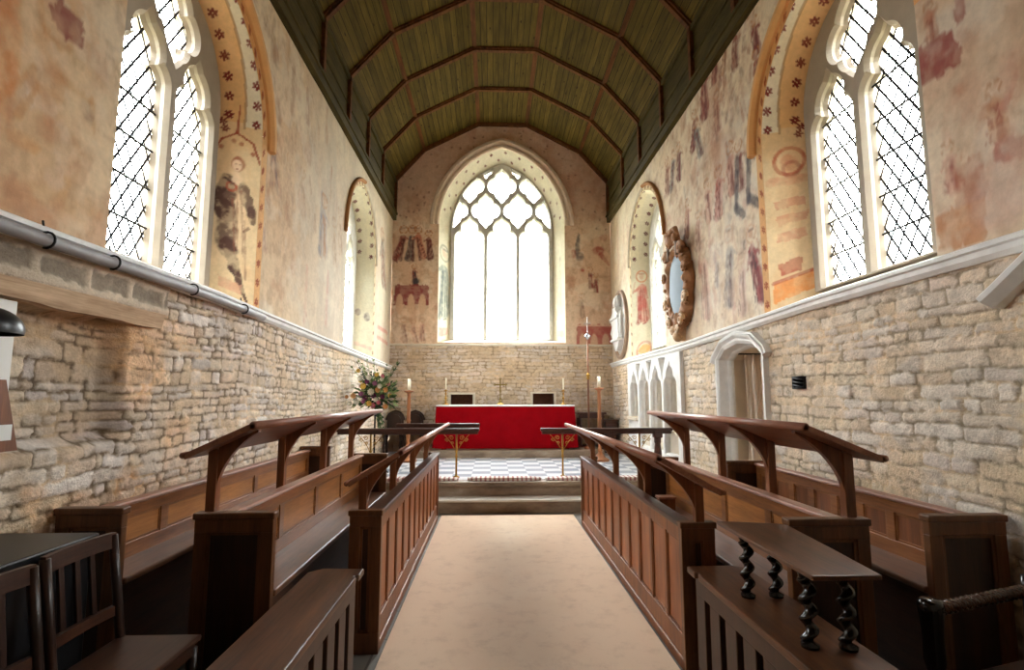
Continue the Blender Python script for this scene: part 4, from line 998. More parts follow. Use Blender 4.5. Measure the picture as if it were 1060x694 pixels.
# ------------------------------------------------------------------ altar and what stands on it
AX, AY0, AY1, AZ = .255, 10.68, 11.42, 1.35
a = thing('altar_table', 'oak altar table almost hidden beneath the red cloth below the east window', 'table', (AX, 11.05, Z3))
m = MB(); m.box(-1.28, 1.28, -.33, .33, .76, .835, .008); m.build('table_top', 'oak', a)
for x in (-1.2, 1.2):
    for y in (-.26, .26): m = MB(); m.box(x-.05, x+.05, y-.05, y+.05, 0, .76, .006); m.build('leg', 'oak', a)
# red cloth: full front fall with soft folds, draped ends that flare at the corners
m = MB(); vs = []; hx, hy = 1.375, .37; path = []
for i in range(30): path.append((-hx, hy-2*hy*i/29, 0))
for i in range(150): path.append((-hx+2*hx*i/149, -hy, 1))
for i in range(30): path.append((hx, -hy+2*hy*i/29, 2))
rows = 16
for i, (x, y, sd_) in enumerate(path):
    for j in range(rows+1):
        t = j/rows; z = .848-t*.86
        if sd_ == 1:
            f = (1-abs(x)/hx); fl = max(0, 1-f*7); wav = .012*math.sin(x*9+.6)*t+.008*math.sin(x*23)*t
            vs.append((x*(1-.012*(1-t))+math.copysign(.05*t*t*fl, x), y-wav-.05*t*fl*t, max(z, .02+.02*fl*(t > .9)) ))
        else:
            g = (y+hy)/(2*hy); wav = .03*math.sin(g*16)*t; vs.append((x*(1-.012*(1-t))+math.copysign(.05*t*t+wav*(.5 if g < .15 else 1)*min(1, g*4), x), y-.05*t*t*(1-min(1, g*5)), max(z, .02)))
n = len(path); m.add(vs, [(i*(rows+1)+j, (i+1)*(rows+1)+j, (i+1)*(rows+1)+j+1, i*(rows+1)+j+1) for i in range(n-1) for j in range(rows)], True)
m.add([(-hx*.99, -hy, .848), (hx*.99, -hy, .848), (hx*.99, hy, .848), (-hx*.99, hy, .848)], [(0, 1, 2, 3)])
c = m.build('altar_cloth', 'red', None, (AX, 11.05, Z3), False); tag(c, 'crimson red cloth covering the altar down to the floor', 'cloth')
m = MB(); m.box(-1.36, 1.36, -.375, .36, .850, .858, .002); m.box(-1.36, 1.36, -.381, -.374, .832, .858, .001); tag(m.build('altar_linen', 'linen', None, (AX, 11.05, Z3)), 'narrow white linen cloth laid over the top of the red altar cloth', 'cloth')
TZ = Z3+.859
def candle(x, y, z, h, r, lab, grp=None, tapering=False):
    o = thing('candle', lab, 'candle', (x, y, z), 0, grp)
    m = MB(); m.lathe([(r, 0), (r, h*.97), (r*.7, h)], (0, 0, 0), 14); m.build('wax', 'wax', o); m = MB(); m.tube([(0, 0, h-.002), (.002, 0, h+.015)], .0018, 5); m.build('wick', 'iron', o); return o
for s, side in ((-1, 'left'), (1, 'right')):
    x = .245+s*1.19
    o = thing('brass_candlestick', 'short brass candlestick on the %s end of the altar' % side, 'candlestick', (x, 11.02, TZ))
    m = MB(); m.lathe([(.07, 0), (.072, .012), (.05, .022), (.02, .035), (.014, .05)], seg=20); m.build('foot', 'brass', o)
    m = MB(); m.lathe([(.013, .045), (.026, .065), (.012, .085), (.012, .11), (.030, .135), (.012, .16), (.010, .20), (.024, .22), (.012, .24), (.012, .27)], seg=16); m.build('stem', 'brass', o)
    m = MB(); m.lathe([(.012, .265), (.045, .28), (.047, .288), (.016, .288), (.016, .31), (.013, .31)], seg=18); m.build('drip_pan', 'brass', o)
    candle(x, 11.02, TZ+.30, .24, .014, 'white candle in the brass candlestick on the %s end of the altar' % side)
o = thing('altar_cross', 'small dark brass cross standing on the middle of the altar', 'cross', (.155, 11.05, TZ))
M['dbrass'] = mat_plain('dark_brass', (128, 106, 52), .35, .3, 14, .9, .1)
m = MB(); m.lathe([(.085, 0), (.085, .015), (.06, .03), (.045, .05), (.02, .075), (.012, .10)], seg=8, smooth=False); m.build('foot', 'dbrass', o)
m = MB(); m.lathe([(.012, .09), (.022, .12), (.012, .15), (.010, .25)], seg=12); m.build('stem', 'dbrass', o)
m = MB(); m.box(-.014, .014, -.009, .009, .24, .52, .003); m.box(-.115, .115, -.009, .009, .39, .418, .003)
for p in ((-.115, .404), (.115, .404), (0, .52)):
    for q in ((0, .018), (.018, 0), (-.018, 0), (0, -.018)): m.ball((p[0]+q[0], 0, p[1]+q[1]), .014, 1)
m.lathe([(.035, -.006), (.035, .006)], (0, 0, .404), 16); m.build('cross_arms', 'dbrass', o)

# ------------------------------------------------------------------ floor candlesticks, processional cross
for x, zt, side in ((-1.52, 1.64, 'left'), (1.955, 1.69, 'right')):
    z0 = Z2; h = zt-z0; o = thing('floor_candlestick', 'tall turned wooden floor candlestick to the %s of the altar' % side, 'candlestick', (x, 9.95, z0))
    m = MB(); m.lathe([(.165, 0), (.165, .03), (.14, .05), (.10, .065), (.08, .10), (.045, .13), (.04, .16)], seg=28); m.build('base', 'turned', o)
    m = MB(); m.lathe([(.036, .15), (.046, .19), (.034, .22), (.034, h*.55), (.044, h*.57), (.034, h*.59), (.032, h-.09), (.045, h-.05)], seg=18); m.build('shaft', 'turned', o)
    m = MB(); m.lathe([(.03, h-.06), (.09, h-.03), (.092, h-.012), (.03, h-.012), (.03, h)], seg=22); m.build('drip_plate', 'turned', o)
    candle(x, 9.95, zt, .20, .028, 'thick ivory candle on the tall wooden floor candlestick to the %s of the altar' % side)
o = thing('processional_cross', 'tall wooden processional staff with a small silver cross, right of the altar', 'cross', (1.90, 10.75, Z3-.0), 0)
m = MB(); m.lathe([(.10, 0), (.10, .03), (.06, .06), (.03, .10), (.028, .12)], seg=20); m.build('base', 'turned', o)
m = MB(); m.lathe([(.018, .10), (.019, 1.30), (.017, 2.20)], seg=12); m.build('staff', 'oak', o)
m = MB(); m.lathe([(.018, 1.36), (.04, 1.38), (.024, 1.41), (.05, 1.44), (.024, 1.47), (.018, 1.49)], seg=14); m.build('knop', 'brass', o)
m = MB(); m.lathe([(.017, 2.16), (.036, 2.19), (.05, 2.23), (.036, 2.27), (.012, 2.29)], seg=14); m.ball((0, 0, 2.23), .05, 2, (1.3, 1, .8)); m.build('node', 'silver', o)
m = MB(); m.box(-.008, .008, -.006, .006, 2.26, 2.62, .002); m.box(-.07, .07, -.006, .006, 2.48, 2.496, .002); m.build('cross_arms', 'silver', o)

# ------------------------------------------------------------------ altar rails with brass stanchions, kneelers
for side, x0, x1 in (('left', XL, -.19), ('right', .70, XR)):
    o = thing('altar_rail', 'long dark wooden communion rail on the %s side of the altar steps' % side, 'rail', ((x0+x1)/2, 7.98, Z2))
    w = (x1-x0)/2; m = MB(); m.box(-w, w, -.055, .055, .655, .70, .014); m.box(-w+.02, w-.02, -.03, .03, .615, .657, .004)
    if side == 'left': m.box(-.2, w, .09, .16, .70, .765, .012); m.box(.0, w-.1, .05, .10, .69, .71)
    m.build('handrail', 'rail_dark', o)
    xe = (x1-.33) if side == 'left' else x0+.32; xs = [xe, (-1.75 if side == 'left' else 2.15)]
    for x in xs:
        x -= (x0+x1)/2
        m = MB(); m.lathe([(.05, 0), (.05, .012), (.018, .03), (.014, .06), (.014, .28), (.024, .30), (.014, .32), (.014, .62)], (x, 0, 0), 12); st = m.build('stanchion', 'brass', o)
        m = MB()
        for s in (-1, 1):
            m.tube([(x+s*(.012+.17*t), 0, .36+.25*t**.7) for t in np.linspace(0, 1, 9)], .005, 6)
            for cx_, cz_, r in ((.075, .56, .035), (.14, .53, .028), (.06, .49, .022)):
                m.tube([(x+s*(cx_+r*(1-k/22)*math.cos(k*.5)), 0, cz_+r*(1-k/22)*math.sin(k*.5)) for k in range(18)], .005, 6)
        m.build('scrollwork', 'brass', st)
    if side == 'right':
        m = MB(); m.box(w-.28, w-.16, -.06, .06, .56, .66, .01); m.lathe([(.05, 0), (.05, .06), (.035, .09), (.05, .2), (.055, .35), (.04, .47), (.05, .5), (.05, .57)], (w-.22, 0, 0), 14); m.build('newel_post', 'rail_dark', o)
def mat_kneel():
    t = NT('striped_needlepoint'); v = t.coord(); wv = t.n('TexWave', {'Vector': v, 'Scale': 5.0, 'Distortion': 1.2, 'Detail': 2.0}, wave_type='BANDS', bands_direction='X').outputs[0]
    col = t.ramp(wv, [(.50, L4((238, 230, 224))), (.62, L4((222, 176, 170))), (.72, L4((160, 84, 86)))]); col = t.mix(t.math('MULTIPLY', t.noise(v, 30, 3), .5), col, L4((222, 206, 200)))
    return t.bsdf(col, .95, t.noise(v, 200, 2), .4, .003)
M['kneel'] = mat_kneel()
def cushion(name, lab, x0, x1, y0, y1, z0, h, mat):
    bm = bmesh.new(); bmesh.ops.create_cube(bm, size=1); bmesh.ops.subdivide_edges(bm, edges=bm.edges[:], cuts=5, use_grid_fill=True)
    for q in bm.verts:
        f = 1-.35*max(0, abs(q.co.x)*2-.8)*5*.3; k = (1-(abs(q.co.x)*2)**8)*.5+.5; q.co = Vector(((x0+x1)/2+q.co.x*(x1-x0), (y0+y1)/2+q.co.y*(y1-y0)*k, z0+h/2+q.co.z*h*k))
    m = MB(); m.bm(bm, None, True); return tag(m.build(name, mat), lab, 'kneeler')
cushion('kneeler_cushion', 'striped pink and white kneeling cushion at the left end of the altar step', XL+.1, -.47, 7.62, 7.80, Z2, .045, 'kneel')
cushion('kneeler_cushion', 'striped pink and white kneeling cushion at the middle of the altar step', -.34, .68, 7.62, 7.80, Z2, .045, 'kneel')
cushion('kneeler_cushion', 'striped pink and white kneeling cushion at the right end of the altar step', .74, XR-.15, 7.62, 7.80, Z2, .045, 'kneel')

# ------------------------------------------------------------------ chairs, credence table and chest by the east wall
def hall_chair(x, lab):
    o = thing('carved_chair', lab, 'chair', (x, 11.3, Z2+.14))
    m = MB(); m.box(-.20, .20, -.24, .12, .36, .40, .01); m.build('seat', 'oak_dark', o)
    pts = [(-.17, .40), (-.17, .62)]+[(.17*math.cos(PI-PI*k/14), .62+.15*math.sin(PI*k/14)) for k in range(1, 14)]+[(.17, .62), (.17, .40)]
    m = MB(); m.prism(pts, 'Y', .10, .14); pin = [(p[0]*.72, .42+(p[1]-.42)*.86) for p in pts]; m.prism(pin, 'Y', .088, .10); m.build('backrest', 'oak_dark', o)
    m = MB(); m.tube([(.185*math.cos(PI-PI*k/14), .10, .62+.165*math.sin(PI*k/14)) for k in range(15)], .018, 8); m.ball((0, .10, .79), .03, 2, (1.3, .8, .8)); m.build('cresting', 'oak_dark', o)
    for sx_ in (-.16, .16):
        for sy_ in (-.2, .1): m = MB(); m.lathe([(.022, 0), (.03, .04), (.02, .08), (.03, .18), (.02, .28), (.028, .36)], (sx_, sy_, 0), 10); m.build('leg', 'oak_dark', o)
    return o
hall_chair(-2.01, 'dark round-backed carved chair standing furthest left by the east wall').location.z = Z2
hall_chair(-1.60, 'dark round-backed carved chair between the left floor candlestick and the altar').location.z = Z2
for o in [q for q in bpy.data.objects if q.name.startswith('carved_chair')]: o.location.z = Z2; o.scale = (1, 1, 1.10)
o = thing('credence_table', 'small dark wooden side table against the east wall right of the altar', 'table', (2.05, 11.45, Z2))
m = MB(); m.box(-.30, .30, -.25, .25, .80, .84, .01); m.box(-.26, .26, -.21, .21, .72, .80); m.build('table_top', 'rail_dark', o)
for sx_ in (-.23, .23):
    for sy_ in (-.18, .18): m = MB(); m.lathe([(.03, 0), (.03, .10), (.02, .14), (.035, .30), (.02, .5), (.03, .6), (.03, .74)], (sx_, sy_, 0), 10); m.build('leg', 'rail_dark', o)
m = MB(); m.box(-.25, .25, -.2, .2, .10, .14); m.build('stretcher', 'rail_dark', o)
o = thing('dark_cupboard', 'low dark wooden cupboard in the east corner beside the side table', 'cupboard', (2.46, 11.5, Z2))
m = MB(); m.box(-.13, .13, -.22, .22, 0, .66, .008); m.box(-.15, .15, -.24, .24, .66, .69, .006); m.build('body', 'rail_dark', o); m = MB(); m.box(-.10, .10, -.235, -.218, .06, .60, .004); d = m.build('door', 'rail_dark', o); m = MB(); m.ball((.07, -.245, .34), .012, 1); m.build('knob', 'brass', d)

# ------------------------------------------------------------------ flower arrangement on an iron stand
FX, FY, FZ = -1.80, 8.45, 1.50
o = thing('flower_arrangement', 'large mixed flower arrangement on a black stand by the left wall near the altar', 'flowers', (FX, FY, Z2))
m = MB(); m.tube([(0, 0, .0), (0, 0, FZ-Z2-.14)], .014, 8)
for k in range(3): a_ = k*2*PI/3+.4; m.tube([(0, 0, .22), (.13*math.cos(a_), .13*math.sin(a_), .10), (.22*math.cos(a_), .22*math.sin(a_), .0)], .010, 6)
m.build('stand', 'iron', o)
m = MB(); m.lathe([(.03, FZ-Z2-.15), (.10, FZ-Z2-.12), (.12, FZ-Z2-.04), (.11, FZ-Z2-.04)], seg=16); m.build('bowl', 'iron', o)
def mcol(n, c): M[n] = mat_plain(n, c, .7, .15, 30, 0, .1); return n
greens = [mcol('dark_leaf_green', (52, 78, 40)), mcol('mid_leaf_green', (84, 112, 56)), mcol('pale_leaf_green', (138, 158, 96))]
cols_ = [mcol('cream_petals', (244, 238, 222)), mcol('yellow_petals', (236, 200, 98)), mcol('peach_petals', (238, 180, 116)), mcol('pink_petals', (226, 130, 150)), mcol('purple_petals', (118, 46, 92)), mcol('mauve_petals', (170, 104, 140))]
rg = random.Random(4); zc = FZ-Z2
def leaf(m, p, d, l, w):
    d = Vector(d).normalized(); s = d.cross(Vector((rg.uniform(-1, 1), rg.uniform(-1, 1), rg.uniform(-.3, 1)))).normalized(); p = Vector(p); k = Vector((0, 0, -.12*l))
    m.add([p, p+d*l*.35+s*w, p+d*l*.75+s*w*.7+k*.5, p+d*l+k, p+d*l*.75-s*w*.7+k*.5, p+d*l*.35-s*w], [(0, 1, 2, 3, 4, 5)])
fol = [MB(), MB(), MB()]
for i in range(620):
    a_ = rg.uniform(0, 2*PI); el = rg.uniform(-.6, 1.4); r = rg.uniform(.05, .30)
    d = (math.cos(a_)*math.cos(el), math.sin(a_)*math.cos(el)*.7, math.sin(el)); leaf(fol[rg.choice((0, 0, 1, 2))], (d[0]*r*1.1, d[1]*r, zc+.02+d[2]*r*1.0), (d[0]+rg.uniform(-.4, .4), d[1]+rg.uniform(-.4, .4), d[2]+rg.uniform(-.4, .4)), rg.uniform(.05, .12), rg.uniform(.008, .022))
for i in range(46):   # long sprays and trailing stems
    a_ = rg.uniform(0, 2*PI); el = rg.choice((rg.uniform(.2, 1.45), rg.uniform(.5, 1.4), rg.uniform(-1.3, -.9))); L_ = rg.uniform(.36, .62) if el > 0 else rg.uniform(.3, .5)
    if el < 0: a_ = rg.uniform(-.6, .9)
    mm = fol[rg.choice((0, 1, 2))]; pts = [(math.cos(a_)*math.cos(el)*L_*t*(1 if el > 0 else .5), math.sin(a_)*math.cos(el)*L_*t*.55, zc+math.sin(el)*L_*t*1.05-(.10*t*t if el > 0 and el < .8 else 0)) for t in np.linspace(0, 1, 7)]
    mm.tube(pts, .003, 4)
    for p, q in zip(pts[1:], pts[2:]+[pts[-1]]):
        for _ in range(5): leaf(mm, p, (Vector(p)-Vector((0, 0, zc))+Vector((rg.uniform(-.3, .3), rg.uniform(-.3, .3), rg.uniform(-.3, .3)))), rg.uniform(.03, .07), .007)
for k_, g in enumerate(fol): g.build('foliage', greens[k_], o, fix=False)
def bloom(p, r, col):
    m = MB(); c0 = Vector(p)
    for ring_, (n_, t_, q_) in enumerate(((5, .25, .5), (7, .8, .8), (9, 1.25, 1.0))):
        for k in range(n_):
            a_ = 2*PI*k/n_+ring_; d = Vector((math.sin(t_)*math.cos(a_), -math.cos(t_), math.sin(t_)*math.sin(a_))); e_ = Vector((-math.sin(a_), 0, math.cos(a_)))
            b = c0; m.add([b, b+d*r*q_*.6+e_*r*.32, b+d*r*q_+e_*r*.16, b+d*r*q_-e_*r*.16, b+d*r*q_*.6-e_*r*.32], [(0, 1, 2, 3, 4)], True)
    m.ball(tuple(c0-Vector((0, r*.1, 0))), r*.42, 1, (1, .8, 1)); m.build('flower', col, o, fix=False)
named = [(391, 404, .045, 2), (376, 400, .05, 1), (386, 420, .045, 3), (382, 418, .045, 1), (366, 410, .045, 2), (390, 388, .035, 1), (399, 404, .045, 2), (399, 421, .042, 2), (392, 417, .035, 3),
         (384, 406, .055, 0), (387, 410, .045, 4), (380, 395, .04, 4), (373, 392, .045, 0), (382, 391, .045, 0), (396, 411, .04, 4), (378, 412, .045, 4), (369, 416, .05, 0), (362, 418, .04, 0), (376, 416, .035, 5),
         (393, 400, .04, 0), (371, 384, .035, 1), (388, 397, .04, 5), (365, 400, .035, 0), (395, 393, .03, 0), (381, 384, .03, 0), (374, 408, .04, 5), (389, 414, .04, 0), (359, 411, .03, 2)]
for px, py, r, ci in named:
    q = hit(px, py, 'Y', FY-.16-.08*rg.random()); bloom((q.x-FX, q.y-FY, q.z-Z2), r, cols_[ci])
for _ in range(16):
    bloom((rg.uniform(-.28, .25), rg.uniform(.0, .2), zc+rg.uniform(-.12, .38)), .035, cols_[rg.randrange(6)])
o.location = (FX, FY, Z2)
# ------------------------------------------------------------------ choir stalls
def frame_panel(m_frame, m_panel, ax, pos, th, a0, a1, z0, z1, n, stile=.07, rail_t=.09, rail_b=.14, inset=.012, face=1):
    """panelling in a plane: ax 'X' (plane x=pos, running along y) or 'Y'; th thickness"""
    def bx(m, u0, u1, b0, b1, d0, d1, bev=.004):
        if ax == 'X': m.box(min(d0, d1), max(d0, d1), u0, u1, b0, b1, bev)
        else: m.box(u0, u1, min(d0, d1), max(d0, d1), b0, b1, bev)
    p0, p1 = pos, pos+th
    bx(m_frame, a0, a1, z0, z0+rail_b, p0, p1); bx(m_frame, a0, a1, z1-rail_t, z1, p0, p1)
    w = (a1-a0-stile)/n
    for k in range(n+1): u = a0+k*w; bx(m_frame, u, u+stile, z0+rail_b-.002, z1-rail_t+.002, p0+.0015, p1-.0015)
    s = .3*th
    for k in range(n):
        u0 = a0+k*w+stile; u1 = a0+(k+1)*w
        bx(m_panel, u0-.005, u1+.005, z0+rail_b-.005, z1-rail_t+.005, p0+inset, p1-inset, 0)
        mm = .014
        for fc in (p0, p1):   # thin moulding round each panel
            q = 1 if fc == p0 else -1; d0, d1 = fc+q*.003, fc+q*(inset+.001)
            bx(m_frame, u0, u0+mm, z0+rail_b, z1-rail_t, d0+q*.004, d1, 0); bx(m_frame, u1-mm, u1, z0+rail_b, z1-rail_t, d0+q*.004, d1, 0)
            bx(m_frame, u0, u1, z0+rail_b, z0+rail_b+mm, d0+q*.004, d1, 0); bx(m_frame, u0, u1, z1-rail_t-mm, z1-rail_t, d0+q*.004, d1, 0)
def desk_on_posts(root, s, xh, zh, xl, zl, y0, y1, xp, zbase, posts, panelw=.05):
    """sloping book board (high edge xh towards the aisle) carried on posts with curved brackets; s = +1 right side, -1 left"""
    t = .028; m = MB(); dx, dz = xl-xh, zl-zh; L_ = math.hypot(dx, dz); nx, nz = -dz/L_*1, dx/L_
    if nz < 0: nx, nz = -nx, -nz
    prof = [(xh, zh), (xl, zl), (xl-nx*t, zl-nz*t), (xh-nx*t, zh-nz*t)]
    m.prism(prof, 'Y', y0, y1)
    # nosing at the high edge and book lip at the low edge
    bm = MB(); m.tube([(xh, y0, zh-t*.55), (xh, y1, zh-t*.55)], .021, 10); m.tube([(xl, y0, zl-t*.2), (xl, y1, zl-t*.2)], .016, 8)
    m.build('desk_board', 'desk', root)
    def zb(x): return zh+(x-xh)*dz/dx-nz*t-abs(nx)*t*.5
    for yp in posts:
        m = MB(); zt = zb(xp); a = .025
        m.box(xp-a, xp+a, yp-.026, yp+.026, zbase-.01, zt+.004, .004); p = m.build('post', 'oak', root)
        # bracket: concave curve from the post up to the high edge
        m = MB(); xe = xh-s*-.03; x0 = xp-s*a
        top = [(x0+(xe-x0)*k/12, zb(x0+(xe-x0)*k/12)+.003) for k in range(13)]
        zlow = zt-min(.20, (zt-zbase)*.66)
        cur = []
        for k in range(12, -1, -1):
            xx = x0+(xe-x0)*(1-math.cos(PI/2*k/12)); cur.append((xx, zlow+(zb(xx)-.012-zlow)*math.sin(PI/2*k/12)))
        m.prism(top+cur, 'Y', yp-.016, yp+.016); m.build('bracket', 'oak', root)
def end_panel(root, x0, x1, y, th, z1, name='end_panel'):
    m1, m2 = MB(), MB(); frame_panel(m1, m2, 'Y', y, th, x0, x1, 0.0, z1-.03, 1, .065, .07, .12, .016)
    m1.box(x0-.008, x1+.008, y-.01, y+th+.01, z1-.035, z1, .007)
    e = m1.build(name, 'end_frame', root); m2.build('panel', 'oak_dark', e); return e
def pew(name, lab, s, xf, xb, xw, y0, y1, zs, ze, zr, desk=None, near_only=False, backmat='pine', plat=0, nb=6, far=True):
    """xf seat front, xb back of seat, xw outermost x of the end panels"""
    o = thing(name, lab, 'pew', (0, 0, 0)); th = .05
    lo, hi = min(xf, xw)-.0, max(xf, xw); 
    end_panel(o, lo, hi, y0, th, ze)
    if far: end_panel(o, lo, hi, y1-th, th, ze)
    ya, yb = y0+th, y1-(th if far else 0)
    m = MB(); m.box(min(xf-s*.01, xb), max(xf-s*.01, xb), ya, yb, zs-.035, zs, .010); m.build('seat', 'seat', o)
    m = MB(); m.box(min(xf+s*.05, xf+s*.075), max(xf+s*.05, xf+s*.075), ya, yb, 0, zs-.035); m.build('seat_riser', 'oak_dark_y', o)
    m1, m2 = MB(), MB(); a = min(xb, xb+s*.035); frame_panel(m1, m2, 'X', a, .035, ya, yb, zs-.02, zr-.02, nb, .075, .075, .10, .010)
    b = m1.build('backrest', 'oak_y', o); m2.build('panel', backmat, b)
    m = MB(); m.box(min(xb-s*.02, xb+s*.06), max(xb-s*.02, xb+s*.06), ya, yb, zr-.025, zr, .009); m.build('top_rail', 'desk', o)
    if desk: desk_on_posts(o, s, *desk)
    return o
def front(name, lab, s, xa, y0, y1, zt, n, desk):
    o = thing(name, lab, 'prayer desk', (0, 0, 0)); th = .045; a = min(xa, xa+s*th)
    m1, m2 = MB(), MB(); frame_panel(m1, m2, 'X', a, th, y0+.02, y1-.02, .05, zt-.03, n, .05, .085, .13, .014)
    m1.box(a-.012, a+th+.012, y0+.02, y1-.02, 0.0, .06, .006)
    b = m1.build('panelled_front', 'oak', o); m2.build('panel', M['oak_panel'], b)
    m = MB(); m.box(min(xa-s*.02, xa+s*.075), max(xa-s*.02, xa+s*.075), y0+.03, y1-.03, zt-.035, zt-.005, .010); m.build('top_rail', 'oak_dark_y', o)
    for y in (y0, y1-.05):
        e = end_panel(o, min(xa-s*.012, xa+s*.18), max(xa-s*.012, xa+s*.18), y, .05, zt, 'end_post')
    desk_on_posts(o, s, *desk); return o
M['oak_panel'] = mat_wood('red_brown_oak_panel', (108, 56, 26), (168, 98, 54), 'Z', .36)

pew('choir_pew', 'wooden choir pew against the right stone wall, behind the high book desk', 1, 2.20, 2.47, 2.60, 2.74, 5.15, .55, .91, .895, None, nb=8, backmat='oak')
pew('choir_pew', 'wooden choir pew on the right with the high book desk mounted on its back', 1, 1.45, 1.72, 1.85, 2.68, 5.50, .50, .91, .90,
    (1.50, 1.375, 1.885, 1.215, 2.58, 5.20, 1.79, .88, (2.74, 3.50, 4.25, 5.02)), nb=4)
pew('choir_pew', 'wooden choir pew against the left stone wall, behind the high book desk', -1, -1.89, -2.12, XL+.02, 2.92, 6.52, .58, .94, .905, None, nb=5)
pew('choir_pew', 'wooden choir pew on the left with the high book desk mounted on its back', -1, -1.13, -1.385, -1.53, 2.93, 5.98, .51, .91, .90,
    (-1.22, 1.375, -1.565, 1.215, 2.84, 6.04, -1.475, .88, (2.99, 3.93, 4.87, 5.80)), nb=4)
front('prayer_desk', 'low panelled prayer desk along the right edge of the carpet', 1, 1.07, 3.10, 6.60, .805, 11, (.90, 1.19, 1.25, .995, 2.96, 6.70, 1.17, .78, (3.13, 4.15, 5.2, 6.4)))
front('prayer_desk', 'low panelled prayer desk along the left edge of the carpet', -1, -.68, 3.40, 6.95, .825, 11, (-.55, 1.19, -.87, .995, 3.34, 6.85, -.79, .78, (3.45, 4.45, 5.5, 6.6)))
q = thing('small_wooden_box', 'small reddish wooden box standing on the right pew seat', 'box', (1.56, 4.95, .502))
m = MB(); m.box(-.07, .07, -.05, .05, 0, .10, .004); m.build('body', 'oak', q); m = MB(); m.box(-.08, .08, -.06, .06, .10, .12, .004); m.build('lid', 'desk', q)

# ------------------------------------------------------------------ foreground benches
def bench(name, lab, xa, xo, y0, y1, z, mat):
    """slab-topped bench; xa aisle side, xo outer side"""
    s = 1 if xo > xa else -1; o = thing(name, lab, 'bench', (0, 0, 0))
    m = MB(); lo, hi = min(xa, xo), max(xa, xo); c = .05
    m.prism([(xa, y0), (xa, y1-.14), (xa+s*.012, y1-.135), (xa+s*.012, y1-.115), (xa-s*.008, y1-.11), (xa-s*.008, y1), (xo-s*.06, y1+.01), (xo, y1-.05), (xo, y0)], 'Z', z-.032, z); t = m.build('bench_top', mat, o)
    for k in ('bev',): 
        b = t.modifiers.new('bev', 'BEVEL'); b.width = .006; b.segments = 2
    x = xa+s*.03; m = MB(); th = .03
    def bx(y0_, y1_, z0_, z1_): m.box(min(x, x+s*th), max(x, x+s*th), y0_, y1_, z0_, z1_, .004)
    bx(y0, y1-.02, z-.13, z-.03); bx(y0, y1-.02, .0, .10)
    n = int((y1-y0)/.18)
    for k in range(n+1): yy = y1-.02-.115-k*.18; bx(yy, yy+.115, .10, z-.128)
    m.build('pierced_front', 'oak_dark', o)
    m = MB(); xx = xo-s*.06
    m.box(min(xx, xx+s*.03), max(xx, xx+s*.03), y0, y1-.05, .0, z-.03, .004); m.build('back_board', 'oak_dark', o)
    for yy in (y0+.01, y1-.10): m = MB(); m.box(min(x+s*.03, xx), max(x+s*.03, xx), yy, yy+.03, 0, z-.03, .003); m.build('end_board', 'oak_dark', o)
    return o
bench('low_bench', 'low dark wooden bench with a worn top in the left foreground beside the carpet', -.685, -.955, .85, 3.02, .60, 'worn')
bench('low_bench', 'low dark wooden bench with a pierced front under the twisted-leg stand in the right foreground', 1.055, 1.36, 1.35, 3.0, .60, 'worn')
o = thing('barley_twist_stand', 'stand with a flat top on four barley-twist legs, on the right foreground bench', 'stand', (1.24, 2.32, .60))
m = MB(); m.prism([(-.125, -.39), (.125, -.39), (.165, -.02), (.20, .36), (.16, .40), (-.11, .46)], 'Z', .265, .283); b = m.build('stand_top', 'worn', o); md = b.modifiers.new('bev', 'BEVEL'); md.width = .004; md.segments = 2
for x, y in ((-.075, .22), (.055, .22), (-.085, -.28), (.045, -.30)):
    m = MB(); prof = [(.030, 0), (.032, .012), (.018, .022)]+[(.0225, .022+.222*k/60) for k in range(1, 60)]+[(.02, .246), (.030, .256), (.028, .268)]
    m.lathe(prof, (x, y, 0), 14, True, lambda z: ((.0105*math.cos(z*92), .0105*math.sin(z*92)) if .02 < z < .25 else (0, 0))); m.build('twisted_leg', 'ebony', o)

